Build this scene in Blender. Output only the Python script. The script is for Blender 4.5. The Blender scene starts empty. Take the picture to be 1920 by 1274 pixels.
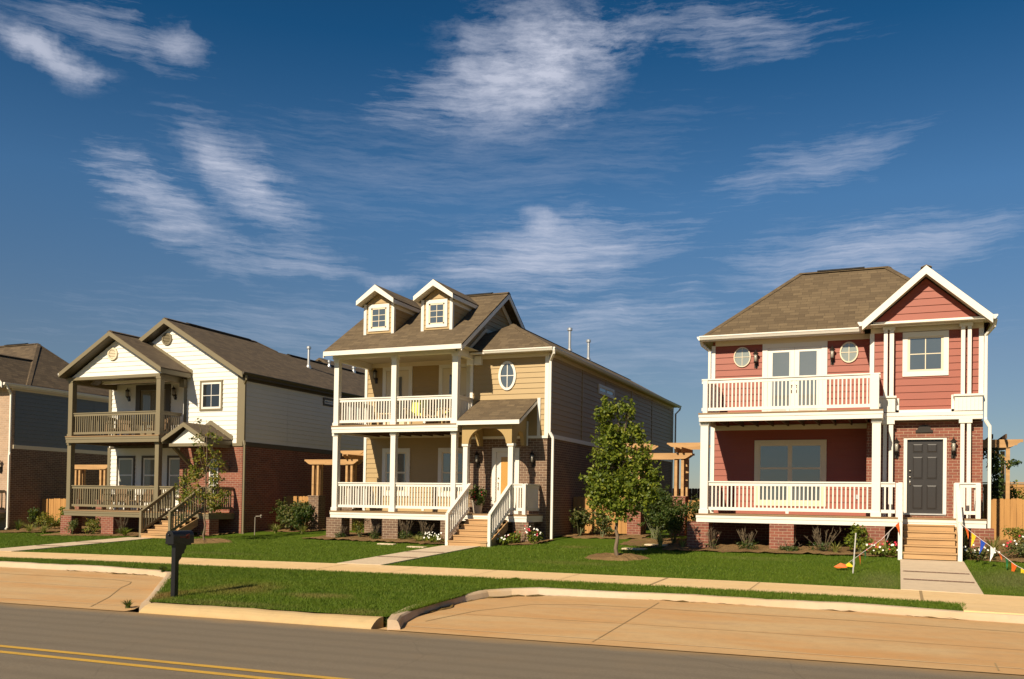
import bpy, bmesh, math, random
import numpy as np
from mathutils import Vector, Matrix
random.seed(7); rng = np.random.default_rng(11)
S = bpy.context.scene
COL = S.collection
R = math.radians
W = bpy.data.worlds.new("World"); S.world = W; W.use_nodes = True

# ------------------------------------------------------------------ geometry helpers
def FR(y):            # wall facing the street: u along x, d outwards
    return lambda u, d, z: (u, y - d, z)
def SR(x):            # wall facing +x: u along y
    return lambda u, d, z: (x + d, u, z)

class MB:
    def __init__(s): s.v = []; s.f = []
    def add(s, vs, fs):
        n = len(s.v); s.v += [tuple(map(float, p)) for p in vs]; s.f += [tuple(i + n for i in f) for f in fs]; return s
    def box(s, x0, x1, y0, y1, z0, z1):
        return s.add([(x0,y0,z0),(x1,y0,z0),(x1,y1,z0),(x0,y1,z0),(x0,y0,z1),(x1,y0,z1),(x1,y1,z1),(x0,y1,z1)],
                     [(0,3,2,1),(4,5,6,7),(0,1,5,4),(1,2,6,5),(2,3,7,6),(3,0,4,7)])
    def wb(s, F, u0, u1, d0, d1, z0, z1):
        P = [F(u,d,z) for z in (z0,z1) for (u,d) in ((u0,d1),(u1,d1),(u1,d0),(u0,d0))]
        return s.add(P, [(0,3,2,1),(4,5,6,7),(0,1,5,4),(1,2,6,5),(2,3,7,6),(3,0,4,7)])
    def prism(s, pts, vec):
        n = len(pts); q = [tuple(a + b for a, b in zip(p, vec)) for p in pts]
        return s.add(list(pts) + q, [tuple(range(n)), tuple(range(2*n-1, n-1, -1))] + [(i, i+n, (i+1) % n + n, (i+1) % n) for i in range(n)])
    def poly(s, pts): return s.add(pts, [tuple(range(len(pts)))])
    def bar(s, a, b, w, h):     # square bar between two points, h = vertical-ish size
        a = Vector(a); b = Vector(b); d = (b-a).normalized(); up = Vector((0,0,1)) if abs(d.z) < .95 else Vector((0,1,0))
        r = d.cross(up).normalized(); u = r.cross(d)
        P = [p + r*sx*w/2 + u*sz*h/2 for p in (a, b) for sx, sz in ((-1,-1),(1,-1),(1,1),(-1,1))]
        return s.add(P, [(0,1,2,3),(7,6,5,4),(0,4,5,1),(1,5,6,2),(2,6,7,3),(3,7,4,0)])
    def tube(s, pts, r, n=8, r2=None):
        pts = [Vector(p) for p in pts]; m = len(pts); r2 = r if r2 is None else r2; base = len(s.v); vs = []
        for i, p in enumerate(pts):
            d = (pts[min(i+1,m-1)] - pts[max(i-1,0)]).normalized(); ax = Vector((0,0,1)) if abs(d.z) < .9 else Vector((1,0,0))
            a = d.cross(ax).normalized(); b = d.cross(a); rr = r + (r2-r)*i/max(1,m-1)
            vs += [p + (a*math.cos(2*math.pi*k/n) + b*math.sin(2*math.pi*k/n))*rr for k in range(n)]
        fs = [(i*n+k, i*n+(k+1)%n, (i+1)*n+(k+1)%n, (i+1)*n+k) for i in range(m-1) for k in range(n)]
        fs += [tuple(range(n-1,-1,-1)), tuple(range((m-1)*n, m*n))]
        return s.add(vs, fs)
    def lathe(s, c, prof, n=16):
        vs = [(c[0]+r*math.cos(2*math.pi*k/n), c[1]+r*math.sin(2*math.pi*k/n), c[2]+z) for r, z in prof for k in range(n)]
        m = len(prof); fs = [(i*n+k, i*n+(k+1)%n, (i+1)*n+(k+1)%n, (i+1)*n+k) for i in range(m-1) for k in range(n)]
        fs += [tuple(range(n-1,-1,-1)), tuple(range((m-1)*n, m*n))]
        return s.add(vs, fs)
    def ring(s, F, cu, cz, ru, rz, w, d0, d1, n=40):      # elliptical frame on a wall
        vs = []
        for k in range(n):
            c, t = math.cos(2*math.pi*k/n), math.sin(2*math.pi*k/n)
            vs += [F(cu+ru*c, d0, cz+rz*t), F(cu+ru*c, d1, cz+rz*t), F(cu+(ru-w)*c, d1, cz+(rz-w)*t), F(cu+(ru-w)*c, d0, cz+(rz-w)*t)]
        fs = []
        for k in range(n):
            a, b = 4*k, 4*((k+1) % n)
            fs += [(a,b,b+1,a+1),(a+1,b+1,b+2,a+2),(a+2,b+2,b+3,a+3)]
        return s.add(vs, fs)
    def disc(s, F, cu, cz, ru, rz, d, n=40):
        return s.add([F(cu+ru*math.cos(2*math.pi*k/n), d, cz+rz*math.sin(2*math.pi*k/n)) for k in range(n)], [tuple(range(n))])

def clip_row(poly, z0, z1):
    def half(P, z, keep_above):
        out = []
        for i in range(len(P)):
            a, b = P[i], P[(i+1) % len(P)]
            ia = (a[1] >= z) if keep_above else (a[1] <= z); ib = (b[1] >= z) if keep_above else (b[1] <= z)
            if ia: out.append(a)
            if ia != ib:
                t = (z-a[1])/(b[1]-a[1]); out.append((a[0]+t*(b[0]-a[0]), z))
        return out
    P = half(poly, z0, True)
    return half(P, z1, False) if len(P) > 2 else []

def siding(mb, F, poly, exp=.17, proud=.02, zref=None):
    """Lap boards on a wall: each row of boards leans out at its lower edge over a real lip."""
    zs = [p[1] for p in poly]; z = min(zs) if zref is None else zref + math.floor((min(zs)-zref)/exp)*exp
    while z < max(zs) - 1e-4:
        P = clip_row(poly, max(z, min(zs)), z+exp)
        if len(P) > 2:
            d = lambda q: .004 + proud*(z+exp-q[1])/exp
            mb.add([F(q[0], d(q), q[1]) for q in P], [tuple(range(len(P)))])
            lo = sorted([q for q in P if abs(q[1]-max(z, min(zs))) < 1e-5], key=lambda q: q[0])
            if len(lo) >= 2:
                a, b = lo[0], lo[-1]
                mb.add([F(a[0], 0, a[1]), F(b[0], 0, b[1]), F(b[0], d(b), b[1]), F(a[0], d(a), a[1])], [(0,1,2,3)])
        z += exp
    return mb

ORG = {}
def obj(name, mb, mat, parent=None, smooth=False, bevel=0, recalc=True, sharp=None):
    off = Vector(ORG.get(parent.name, (0,0,0))) if parent else Vector((0,0,0))
    me = bpy.data.meshes.new(name)
    V = [(p[0]-off.x, p[1]-off.y, p[2]-off.z) for p in mb.v]
    me.from_pydata(V, [], mb.f); me.update()
    if recalc:
        bm = bmesh.new(); bm.from_mesh(me); bmesh.ops.recalc_face_normals(bm, faces=bm.faces[:]); bm.to_mesh(me); bm.free()
    uv_box(me, off)
    me.materials.append(mat)
    if smooth: me.polygons.foreach_set('use_smooth', [True]*len(me.polygons))
    o = bpy.data.objects.new(name, me); COL.objects.link(o)
    if parent: o.parent = parent; ORG[o.name] = tuple(off)
    if bevel:
        m = o.modifiers.new('edge', 'BEVEL'); m.width = bevel; m.segments = 1; m.limit_method = 'ANGLE'
    return o

def uv_box(me, off):
    n = len(me.loops)
    if not n: return
    co = np.empty(len(me.vertices)*3); me.vertices.foreach_get('co', co); co = co.reshape(-1,3) + np.array(off)
    vi = np.empty(n, dtype=np.int32); me.loops.foreach_get('vertex_index', vi)
    nf = len(me.polygons); nr = np.empty(nf*3); me.polygons.foreach_get('normal', nr); nr = nr.reshape(-1,3)
    lt = np.empty(nf, dtype=np.int32); me.polygons.foreach_get('loop_total', lt)
    N = np.repeat(nr, lt, axis=0)
    flat = np.abs(N[:,2]) > .985
    U = np.stack([-N[:,1], N[:,0], np.zeros(n)], 1)          # z x n
    L = np.linalg.norm(U, axis=1, keepdims=True); U = np.where(L > 1e-6, U/np.maximum(L,1e-6), np.array([1.,0,0]))
    # keep a stable sign so walls do not mirror
    sgn = np.where(np.abs(U[:,0]) > .5, np.sign(U[:,0]), np.sign(U[:,1])); U = U*np.where(sgn == 0, 1, sgn)[:,None]
    V = np.cross(N, U); V *= np.where(V[:,2] < 0, -1, 1)[:,None]
    U[flat] = (1,0,0); V[flat] = (0,1,0)
    P = co[vi]
    uv = np.stack([(P*U).sum(1), (P*V).sum(1)], 1)
    l = me.uv_layers.new(name='UVMap'); l.data.foreach_set('uv', uv.astype(np.float32).ravel())

def thing(name, label, cat, loc, group=None):
    o = bpy.data.objects.new(name, None); COL.objects.link(o); o.location = loc; o.empty_display_size = .2
    ORG[o.name] = tuple(loc); tag(o, label, cat, group); return o
def tag(o, label, cat, group=None, kind=None):
    if label: o['label'] = label
    if cat: o['category'] = cat
    if group: o['group'] = group
    if kind: o['kind'] = kind
    return o
def struct(name, mb, mat, smooth=False, recalc=True, kind='structure'):
    o = obj(name, mb, mat, None, smooth, recalc=recalc); o['kind'] = kind; return o
def dup(root, loc, rotz=0, label=None, scale=None):
    c = root.copy(); COL.objects.link(c); c.location = loc; c.rotation_euler = (0,0,rotz)
    if scale: c.scale = (scale,)*3
    if label: c['label'] = label
    for ch in list(root.children):
        d = ch.copy(); COL.objects.link(d); d.parent = c
        for g in list(ch.children):
            e = g.copy(); COL.objects.link(e); e.parent = d
    return c

# ------------------------------------------------------------------ materials
def nt(name):
    m = bpy.data.materials.new(name); m.use_nodes = True; t = m.node_tree; p = t.nodes['Principled BSDF']; return m, t, p
def N(t, typ, **kw):
    n = t.nodes.new(typ)
    for k, v in kw.items():
        if k in n.inputs: n.inputs[k].default_value = v
        else: setattr(n, k, v)
    return n
def L(t, a, b): t.links.new(a, b)
def ramp(t, fac, stops, interp='LINEAR'):
    r = N(t, 'ShaderNodeValToRGB'); r.color_ramp.interpolation = interp
    el = r.color_ramp.elements
    while len(el) < len(stops): el.new(.5)
    for e, (p, c) in zip(el, stops): e.position = p; e.color = (*c, 1) if len(c) == 3 else c
    L(t, fac, r.inputs[0]); return r.outputs[0]
def mixc(t, fac, a, b, mode='MIX'):
    m = N(t, 'ShaderNodeMix', data_type='RGBA', blend_type=mode)
    for sock, v in ((m.inputs[0], fac), (m.inputs[6], a), (m.inputs[7], b)):
        if hasattr(v, 'links'): L(t, v, sock)
        elif isinstance(v, (int, float)): sock.default_value = v
        else: sock.default_value = (*v, 1) if len(v) == 3 else v
    return m.outputs[2]
def uvn(t, sx=1, sy=1, src='UV'):
    c = N(t, 'ShaderNodeTexCoord'); mp = N(t, 'ShaderNodeMapping'); mp.inputs['Scale'].default_value = (sx, sy, sx if src != 'UV' else 1)
    L(t, c.outputs[src], mp.inputs[0]); return mp.outputs[0]
def noise(t, vec, scale, detail=4, rough=.55, dist=0):
    n = N(t, 'ShaderNodeTexNoise', Scale=scale, Detail=detail, Roughness=rough, Distortion=dist); L(t, vec, n.inputs['Vector']); return n.outputs[0]
def bump(t, p, h, strength=.3, dist=.01):
    b = N(t, 'ShaderNodeBump', Strength=strength, Distance=dist); L(t, h, b.inputs['Height']); L(t, b.outputs[0], p.inputs['Normal'])
def mr(t, v, a, b, c, d):
    m = N(t, 'ShaderNodeMapRange'); m.inputs[1].default_value = a; m.inputs[2].default_value = b; m.inputs[3].default_value = c; m.inputs[4].default_value = d
    L(t, v, m.inputs[0]); return m.outputs[0]
def scale_c(c, k): return tuple(min(1, x*k) for x in c)

def m_paint(name, c, rough=.5, var=.07, grain=True):
    m, t, p = nt(name); v = uvn(t, 1, 1)
    n = noise(t, v, 2.3, 5); n2 = noise(t, uvn(t, 3, 60), 1.0, 3)
    k = mixc(t, n, scale_c(c, 1-var), scale_c(c, 1+var*.7))
    k = mixc(t, mr(t, n2, .35, .75, 0, .10), k, scale_c(c, .7)) if grain else k
    L(t, k, p.inputs['Base Color']); p.inputs['Roughness'].default_value = rough
    bump(t, p, n2 if grain else n, .12, .004); return m
def m_plain(name, c, rough=.5, metal=0, var=.1, sc=6):
    m, t, p = nt(name); n = noise(t, uvn(t, src='Object'), sc, 4)
    L(t, mixc(t, n, scale_c(c, 1-var), scale_c(c, 1+var)), p.inputs['Base Color']); p.inputs['Roughness'].default_value = rough; p.inputs['Metallic'].default_value = metal; return m
def m_brick(name, c1, c2, mort, white=.0):
    m, t, p = nt(name); v = uvn(t)
    b = N(t, 'ShaderNodeTexBrick', Scale=1.0); b.offset = .5
    b.inputs['Brick Width'].default_value = .215; b.inputs['Row Height'].default_value = .077; b.inputs['Mortar Size'].default_value = .006; b.inputs['Mortar Smooth'].default_value = .2; b.inputs['Bias'].default_value = -.1
    b.inputs['Color1'].default_value = (*c1,1); b.inputs['Color2'].default_value = (*c2,1); b.inputs['Mortar'].default_value = (*mort,1); L(t, v, b.inputs['Vector'])
    n = noise(t, v, 30, 4); n2 = noise(t, v, 2.2, 4)
    k = mixc(t, mr(t, n, .3, .7, 0, .45), b.outputs[0], scale_c(c1, .62), 'MIX')
    k = mixc(t, b.outputs[1], k, mort)
    k = mixc(t, mr(t, n2, .4, .7, 0, .25), k, scale_c(c2, .55))
    if white:
        n3 = noise(t, uvn(t, 1.2, 4), 3.2, 3); k = mixc(t, mr(t, n3, .70, .74, 0, white), k, (.6,.5,.4))
    L(t, k, p.inputs['Base Color']); p.inputs['Roughness'].default_value = .85
    bump(t, p, mr(t, b.outputs[1], 0, 1, 1, 0), .6, .008); return m
def m_shingle(name, c1, c2):
    m, t, p = nt(name); v = uvn(t)
    b = N(t, 'ShaderNodeTexBrick', Scale=1.0); b.offset = .37; b.squash = 1.25; b.squash_frequency = 3
    b.inputs['Brick Width'].default_value = .27; b.inputs['Row Height'].default_value = .142; b.inputs['Mortar Size'].default_value = .008; b.inputs['Mortar Smooth'].default_value = .4; b.inputs['Bias'].default_value = 0
    b.inputs['Color1'].default_value = (*c1,1); b.inputs['Color2'].default_value = (*c2,1); b.inputs['Mortar'].default_value = (*scale_c(c1,.3),1)
    L(t, v, b.inputs['Vector'])
    n = noise(t, v, 90, 3, .7); n2 = noise(t, uvn(t, 2.2, 5), 1.1, 4); n3 = noise(t, v, .35, 3)
    k = mixc(t, mr(t, n2, .4, .68, 0, .5), b.outputs[0], scale_c(c1, .58))
    k = mixc(t, mr(t, n, .35, .7, 0, .4), k, scale_c(c2, 1.25))
    k = mixc(t, mr(t, n3, .35, .7, 0, .25), k, scale_c(c1, .7))
    L(t, k, p.inputs['Base Color']); p.inputs['Roughness'].default_value = .92
    # each course steps down at its lower edge
    sx = N(t, 'ShaderNodeSeparateXYZ'); L(t, v, sx.inputs[0]); md = N(t, 'ShaderNodeMath', operation='FRACT'); dv = N(t, 'ShaderNodeMath', operation='DIVIDE'); dv.inputs[1].default_value = .142
    L(t, sx.outputs[1], dv.inputs[0]); L(t, dv.outputs[0], md.inputs[0])
    inv = N(t, 'ShaderNodeMath', operation='SUBTRACT'); inv.inputs[0].default_value = 1; L(t, md.outputs[0], inv.inputs[1])
    ad = N(t, 'ShaderNodeMath', operation='ADD'); L(t, inv.outputs[0], ad.inputs[0]); L(t, mr(t, n, 0, 1, 0, .6), ad.inputs[1])
    bump(t, p, ad.outputs[0], .7, .012); return m
def m_wood(name, c, c2, sx=30, sy=3, rough=.75, vert=False):
    m, t, p = nt(name); v = uvn(t, *( (sx, sy) if vert else (sy, sx)))
    n = noise(t, v, 1.0, 5, .6, .6); n2 = noise(t, uvn(t, *((7,.7) if vert else (.7,7))), 1.0, 2)
    k = mixc(t, n, c, c2); k = mixc(t, mr(t, n2, .35, .7, 0, .55), k, scale_c(c2, .75))
    kn = N(t, 'ShaderNodeTexVoronoi', Scale=1.3); L(t, uvn(t, *((2.2,.8) if vert else (.8,2.2))), kn.inputs['Vector'])
    k = mixc(t, mr(t, kn.outputs['Distance'], .03, .07, .7, 0), k, scale_c(c2, .35))
    L(t, k, p.inputs['Base Color']); p.inputs['Roughness'].default_value = rough; bump(t, p, n, .2, .004); return m
def m_glass(name, c, spec=1.0, rough=.03, ior=1.9):
    m, t, p = nt(name); n = noise(t, uvn(t), .7, 2)
    L(t, mixc(t, n, scale_c(c,.8), scale_c(c,1.2)), p.inputs['Base Color']); p.inputs['Roughness'].default_value = rough; p.inputs['IOR'].default_value = ior
    bump(t, p, noise(t, uvn(t), 1.3, 2), .05, .02); return m
def m_leaf(name, cols, trans=.35, sc=9):
    m, t, p = nt(name); oi = N(t, 'ShaderNodeTexCoord')
    a = N(t, 'ShaderNodeAttribute', attribute_name='rnd')
    n = noise(t, oi.outputs['Object'], sc, 3); ad = N(t, 'ShaderNodeMath', operation='MULTIPLY_ADD'); L(t, a.outputs['Fac'], ad.inputs[0]); ad.inputs[1].default_value = .75; L(t, mr(t, n, .3, .7, -.1, .3), ad.inputs[2])
    k = ramp(t, ad.outputs[0], [(i/(len(cols)-1), c) for i, c in enumerate(cols)])
    L(t, k, p.inputs['Base Color']); p.inputs['Roughness'].default_value = .5; p.inputs['Specular IOR Level'].default_value = .35
    tr = N(t, 'ShaderNodeBsdfTranslucent'); L(t, mixc(t, .35, k, (.35,.45,.02)), tr.inputs[0])
    mx = N(t, 'ShaderNodeMixShader'); mx.inputs[0].default_value = trans; L(t, p.outputs[0], mx.inputs[1]); L(t, tr.outputs[0], mx.inputs[2])
    L(t, mx.outputs[0], t.nodes['Material Output'].inputs[0]); return m

CREAM = m_paint('cream_trim_paint', (.75,.71,.63), .45, .04)
CREAM2 = m_paint('ivory_window_paint', (.70,.60,.43), .45, .05)
RED = m_paint('red_lap_siding', (.275,.060,.029), .55, .08)
TAN = m_paint('tan_lap_siding', (.385,.265,.115), .55, .06)
TANS = m_paint('tan_stucco', (.385,.265,.108), .8, .05, False)
WHITE = m_paint('white_lap_siding', (.76,.73,.66), .5, .04)
OLIVE = m_paint('olive_trim_paint', (.19,.155,.090), .5, .07)
DOLIVE = m_paint('dark_olive_trim_paint', (.075,.058,.035), .5, .07)
SLATE = m_paint('slate_lap_siding', (.15,.165,.165), .6, .06)
BRICK_R = m_brick('red_brick', (.27,.085,.050), (.18,.060,.042), (.40,.28,.19), .5)
BRICK_H1 = m_brick('orange_red_brick', (.27,.085,.048), (.17,.052,.034), (.38,.26,.18))
BRICK_B = m_brick('brown_brick', (.20,.115,.070), (.12,.070,.045), (.42,.33,.23))
BRICK_L = m_brick('light_tan_brick', (.48,.32,.21), (.38,.25,.165), (.52,.42,.32))
ROOF = m_shingle('brown_shingles', (.180,.128,.070), (.088,.060,.032))
ROOF_D = m_shingle('dark_brown_shingles', (.145,.102,.058), (.072,.049,.028))
BLACKV = m_plain('ridge_vent_black', (.012,.011,.010), .7)
DECKW = m_wood('pressure_treated_deck', (.36,.23,.11), (.25,.15,.07))
STEPW = m_wood('golden_stair_timber', (.55,.35,.165), (.38,.22,.095))
DARKW = m_wood('dark_joist_timber', (.13,.07,.03), (.08,.04,.018))
FENCEW = m_wood('cedar_fence_boards', (.52,.28,.085), (.38,.18,.05), vert=True)
PERGW = m_wood('pergola_cedar', (.56,.34,.15), (.40,.22,.085))
GLASS = m_glass('window_glass', (.075,.090,.095), ior=2.3)
GLASS_L = m_glass('pale_window_glass', (.27,.30,.27), ior=2.0, rough=.08)
GLASS_M = m_glass('door_glass_pane', (.14,.155,.15), ior=2.3)
GLASS_D = m_glass('dark_window_glass', (.020,.022,.022))
GLASS_C = m_glass('curtained_glass', (.20,.20,.165), ior=1.6)
GLASS_A = m_glass('warm_reflection_glass', (.50,.27,.07), rough=.12, ior=1.45)  # warm reflection in the door pane, put into its base colour
DOORD = m_paint('charcoal_door_paint', (.030,.026,.024), .35, .06)
IRON = m_plain('dark_iron', (.035,.028,.022), .45, .6)
LAMPG = m_glass('lantern_glass_mat', (.36,.33,.27), rough=.2, ior=1.5)
STEEL = m_plain('galvanised_pipe', (.62,.62,.60), .38, .75)
NICKEL = m_plain('nickel_hardware', (.6,.57,.5), .3, .9)
BLACKP = m_plain('black_mailbox_paint', (.010,.010,.011), .35)
FLAGR = m_plain('mailbox_flag_red', (.16,.022,.010), .5)
BARK = m_wood('grey_bark', (.22,.155,.10), (.13,.09,.055), vert=True)
TWIG = m_plain('dry_twigs', (.15,.11,.065), .8, 0, .3)
DSTEM = m_plain('green_stems', (.10,.11,.04), .7, 0, .3)
LEAF_M = m_leaf('maple_leaves', [(.04,.065,.008),(.095,.135,.014),(.175,.21,.020),(.29,.29,.035)])
LEAF_Y = m_leaf('turning_leaves', [(.06,.09,.012),(.13,.16,.022),(.24,.22,.03),(.32,.15,.03)])
LEAF_D = m_leaf('dark_shrub_leaves', [(.012,.028,.006),(.032,.062,.011),(.07,.10,.018),(.12,.13,.03)])
LEAF_P = m_leaf('pink_edged_leaves', [(.02,.045,.01),(.06,.09,.02),(.14,.14,.04),(.26,.20,.09)])
LEAF_L = m_leaf('lime_blades', [(.14,.16,.03),(.26,.27,.06),(.40,.38,.12),(.50,.46,.20)])
LEAF_G = None
FLW = m_plain('white_petals', (.80,.78,.72), .6)
FLR = m_plain('crimson_petals', (.50,.02,.05), .6)
TERRA = m_plain('terracotta', (.42,.17,.07), .8)
POT = m_plain('stone_pot', (.42,.36,.29), .8)
ORANGE = m_plain('orange_pennant', (.80,.13,.015), .5); YELLOW = m_plain('yellow_pennant', (.80,.52,.02), .5)
BLUE = m_plain('blue_pennant', (.02,.07,.42), .5); WHITEF = m_plain('white_pennant', (.75,.76,.76), .5); GREENF = m_plain('green_pennant', (.02,.16,.06), .5)
CORD = m_plain('white_cord', (.7,.6,.55), .7)
CHAIRW = m_wood('porch_chair_timber', (.60,.44,.24), (.46,.32,.16))
LIME = m_plain('lime_cushion', (.62,.66,.12), .8)
WICK = m_plain('brown_wicker', (.20,.12,.06), .8)

def m_ground(name, base, alt, spots=(), sc=1.0):
    m, t, p = nt(name); c = N(t, 'ShaderNodeTexCoord'); v = c.outputs['Object']
    n1 = noise(t, v, .35*sc, 4); n2 = noise(t, v, 2.1*sc, 5, .65); n3 = noise(t, v, 38*sc, 3, .7)
    k = mixc(t, mr(t, n1, .35, .68, 0, 1), base, alt); k = mixc(t, mr(t, n2, .4, .7, 0, .5), k, scale_c(base, .62))
    k = mixc(t, mr(t, n3, .4, .7, 0, .6), k, scale_c(alt, .5))
    for (x, y, rx, ry, col, amt) in spots:
        mp = N(t, 'ShaderNodeMapping'); mp.vector_type = 'TEXTURE'; mp.inputs['Location'].default_value = (x, y, 0); mp.inputs['Scale'].default_value = (rx, ry, 50)
        L(t, v, mp.inputs[0]); ln = N(t, 'ShaderNodeVectorMath', operation='LENGTH'); L(t, mp.outputs[0], ln.inputs[0])
        ad = N(t, 'ShaderNodeMath', operation='MULTIPLY_ADD'); L(t, n2, ad.inputs[0]); ad.inputs[1].default_value = 1.2; L(t, ln.outputs['Value'], ad.inputs[2])
        k = mixc(t, mr(t, ad.outputs[0], .9, 1.7, amt, 0), k, col)
    L(t, k, p.inputs['Base Color']); p.inputs['Roughness'].default_value = 1; p.inputs['Specular IOR Level'].default_value = .1
    bump(t, p, n3, .8, .03); return m
SPOTS = [(-11.2,13.6,.9,.9,(.24,.18,.05),.75),(-11.9,12.3,.45,.8,(.28,.17,.06),.85),(-9.3,13.3,.75,.35,(.24,.20,.06),.8),(-7.6,12.0,.5,.3,(.20,.17,.05),.6),(-10.2,12.0,1.6,.28,(.19,.17,.05),.6),(-.3,19.4,.6,1.8,(.17,.17,.06),.5),(2.4,20.5,1.3,2,(.16,.15,.06),.6),(-7.0,20.2,1.5,.5,(.17,.17,.04),.5),(-17,19.5,2,.4,(.15,.16,.04),.5),(-3.2,22.8,1.4,.5,(.15,.16,.04),.45),(-8.3,24.2,.6,.4,(.20,.17,.05),.6)]
TURF = m_ground('turf', (.075,.130,.008), (.115,.165,.011), SPOTS)
def m_blade():
    m, t, p = nt('turf_blades'); v = N(t, 'ShaderNodeTexCoord').outputs['Object']; a = N(t, 'ShaderNodeAttribute', attribute_name='rnd')
    n1 = noise(t, v, .45, 5, .6); n2 = noise(t, v, 2.6, 5, .65); mp = N(t, 'ShaderNodeMapping'); mp.inputs['Rotation'].default_value = (0,0,R(4)); mp.inputs['Scale'].default_value = (.10,1.9,1); L(t, v, mp.inputs[0]); n3 = noise(t, mp.outputs[0], 1, 3)
    k = ramp(t, a.outputs['Fac'], [(0,(.055,.105,.006)),(.35,(.085,.150,.008)),(.75,(.125,.195,.012)),(1,(.22,.25,.04))])
    k = mixc(t, mr(t, n1, .35, .65, 0, .55), k, (.120,.175,.012)); k = mixc(t, mr(t, n2, .42, .70, 0, .55), k, (.045,.095,.005)); k = mixc(t, mr(t, n3, .45, .65, 0, .45), k, (.135,.185,.014))
    for (x, y, rx, ry, col, amt) in SPOTS:
        mp = N(t, 'ShaderNodeMapping'); mp.vector_type = 'TEXTURE'; mp.inputs['Location'].default_value = (x, y, 0); mp.inputs['Scale'].default_value = (rx, ry, 50); L(t, v, mp.inputs[0])
        ln = N(t, 'ShaderNodeVectorMath', operation='LENGTH'); L(t, mp.outputs[0], ln.inputs[0]); ad = N(t, 'ShaderNodeMath', operation='MULTIPLY_ADD'); L(t, n2, ad.inputs[0]); ad.inputs[1].default_value = 1.2; L(t, ln.outputs['Value'], ad.inputs[2])
        k = mixc(t, mr(t, ad.outputs[0], .9, 1.7, amt*.9, 0), k, col)
    L(t, k, p.inputs['Base Color']); p.inputs['Roughness'].default_value = .6; p.inputs['Specular IOR Level'].default_value = .25
    tr = N(t, 'ShaderNodeBsdfTranslucent'); L(t, k, tr.inputs[0]); mx = N(t, 'ShaderNodeMixShader'); mx.inputs[0].default_value = .3; L(t, p.outputs[0], mx.inputs[1]); L(t, tr.outputs[0], mx.inputs[2]); L(t, mx.outputs[0], t.nodes['Material Output'].inputs[0]); return m
LEAF_G = m_blade()
EARTH = m_ground('earth', (.16,.12,.06), (.10,.10,.03))
MULCH = m_ground('mulch', (.30,.19,.085), (.20,.12,.055), sc=3)
def m_concrete(name, c, stain, st=.6):
    m, t, p = nt(name); co = N(t, 'ShaderNodeTexCoord'); v = co.outputs['Object']
    mp = N(t, 'ShaderNodeMapping'); mp.inputs['Scale'].default_value = (.35, 1.3, 1); L(t, v, mp.inputs[0])
    n1 = noise(t, mp.outputs[0], 1.0, 5, .6, .4); n2 = noise(t, v, 5, 5, .7); n3 = noise(t, v, 120, 2, .7)
    mp2 = N(t, 'ShaderNodeMapping'); mp2.inputs['Scale'].default_value = (.25, 2.6, 1); mp2.inputs['Location'].default_value = (7,3,0); L(t, v, mp2.inputs[0]); n4 = noise(t, mp2.outputs[0], 1.0, 4, .6, .3)
    k = mixc(t, mr(t, n1, .36, .68, 0, st), c, stain); k = mixc(t, mr(t, n2, .45, .75, 0, .35), k, scale_c(c, .62))
    k = mixc(t, mr(t, n4, .58, .74, 0, .3*st), k, (.24,.20,.15)); k = mixc(t, mr(t, n3, .45, .75, 0, .3), k, scale_c(c, .7))
    L(t, k, p.inputs['Base Color']); p.inputs['Roughness'].default_value = .9; bump(t, p, n3, .25, .004); return m
BAYC = m_concrete('clay_stained_concrete', (.52,.345,.165), (.50,.255,.085), .9)
SWC = m_concrete('sidewalk_concrete', (.74,.52,.265), (.68,.44,.19), .6)
WALKC = m_concrete('walkway_concrete', (.62,.49,.34), (.58,.43,.27), .5)
KERBC = m_concrete('kerb_concrete', (.54,.42,.30), (.47,.31,.15), .85)
KERBY = m_concrete('yellowed_kerb_concrete', (.52,.38,.20), (.50,.32,.12), .8)
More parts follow.
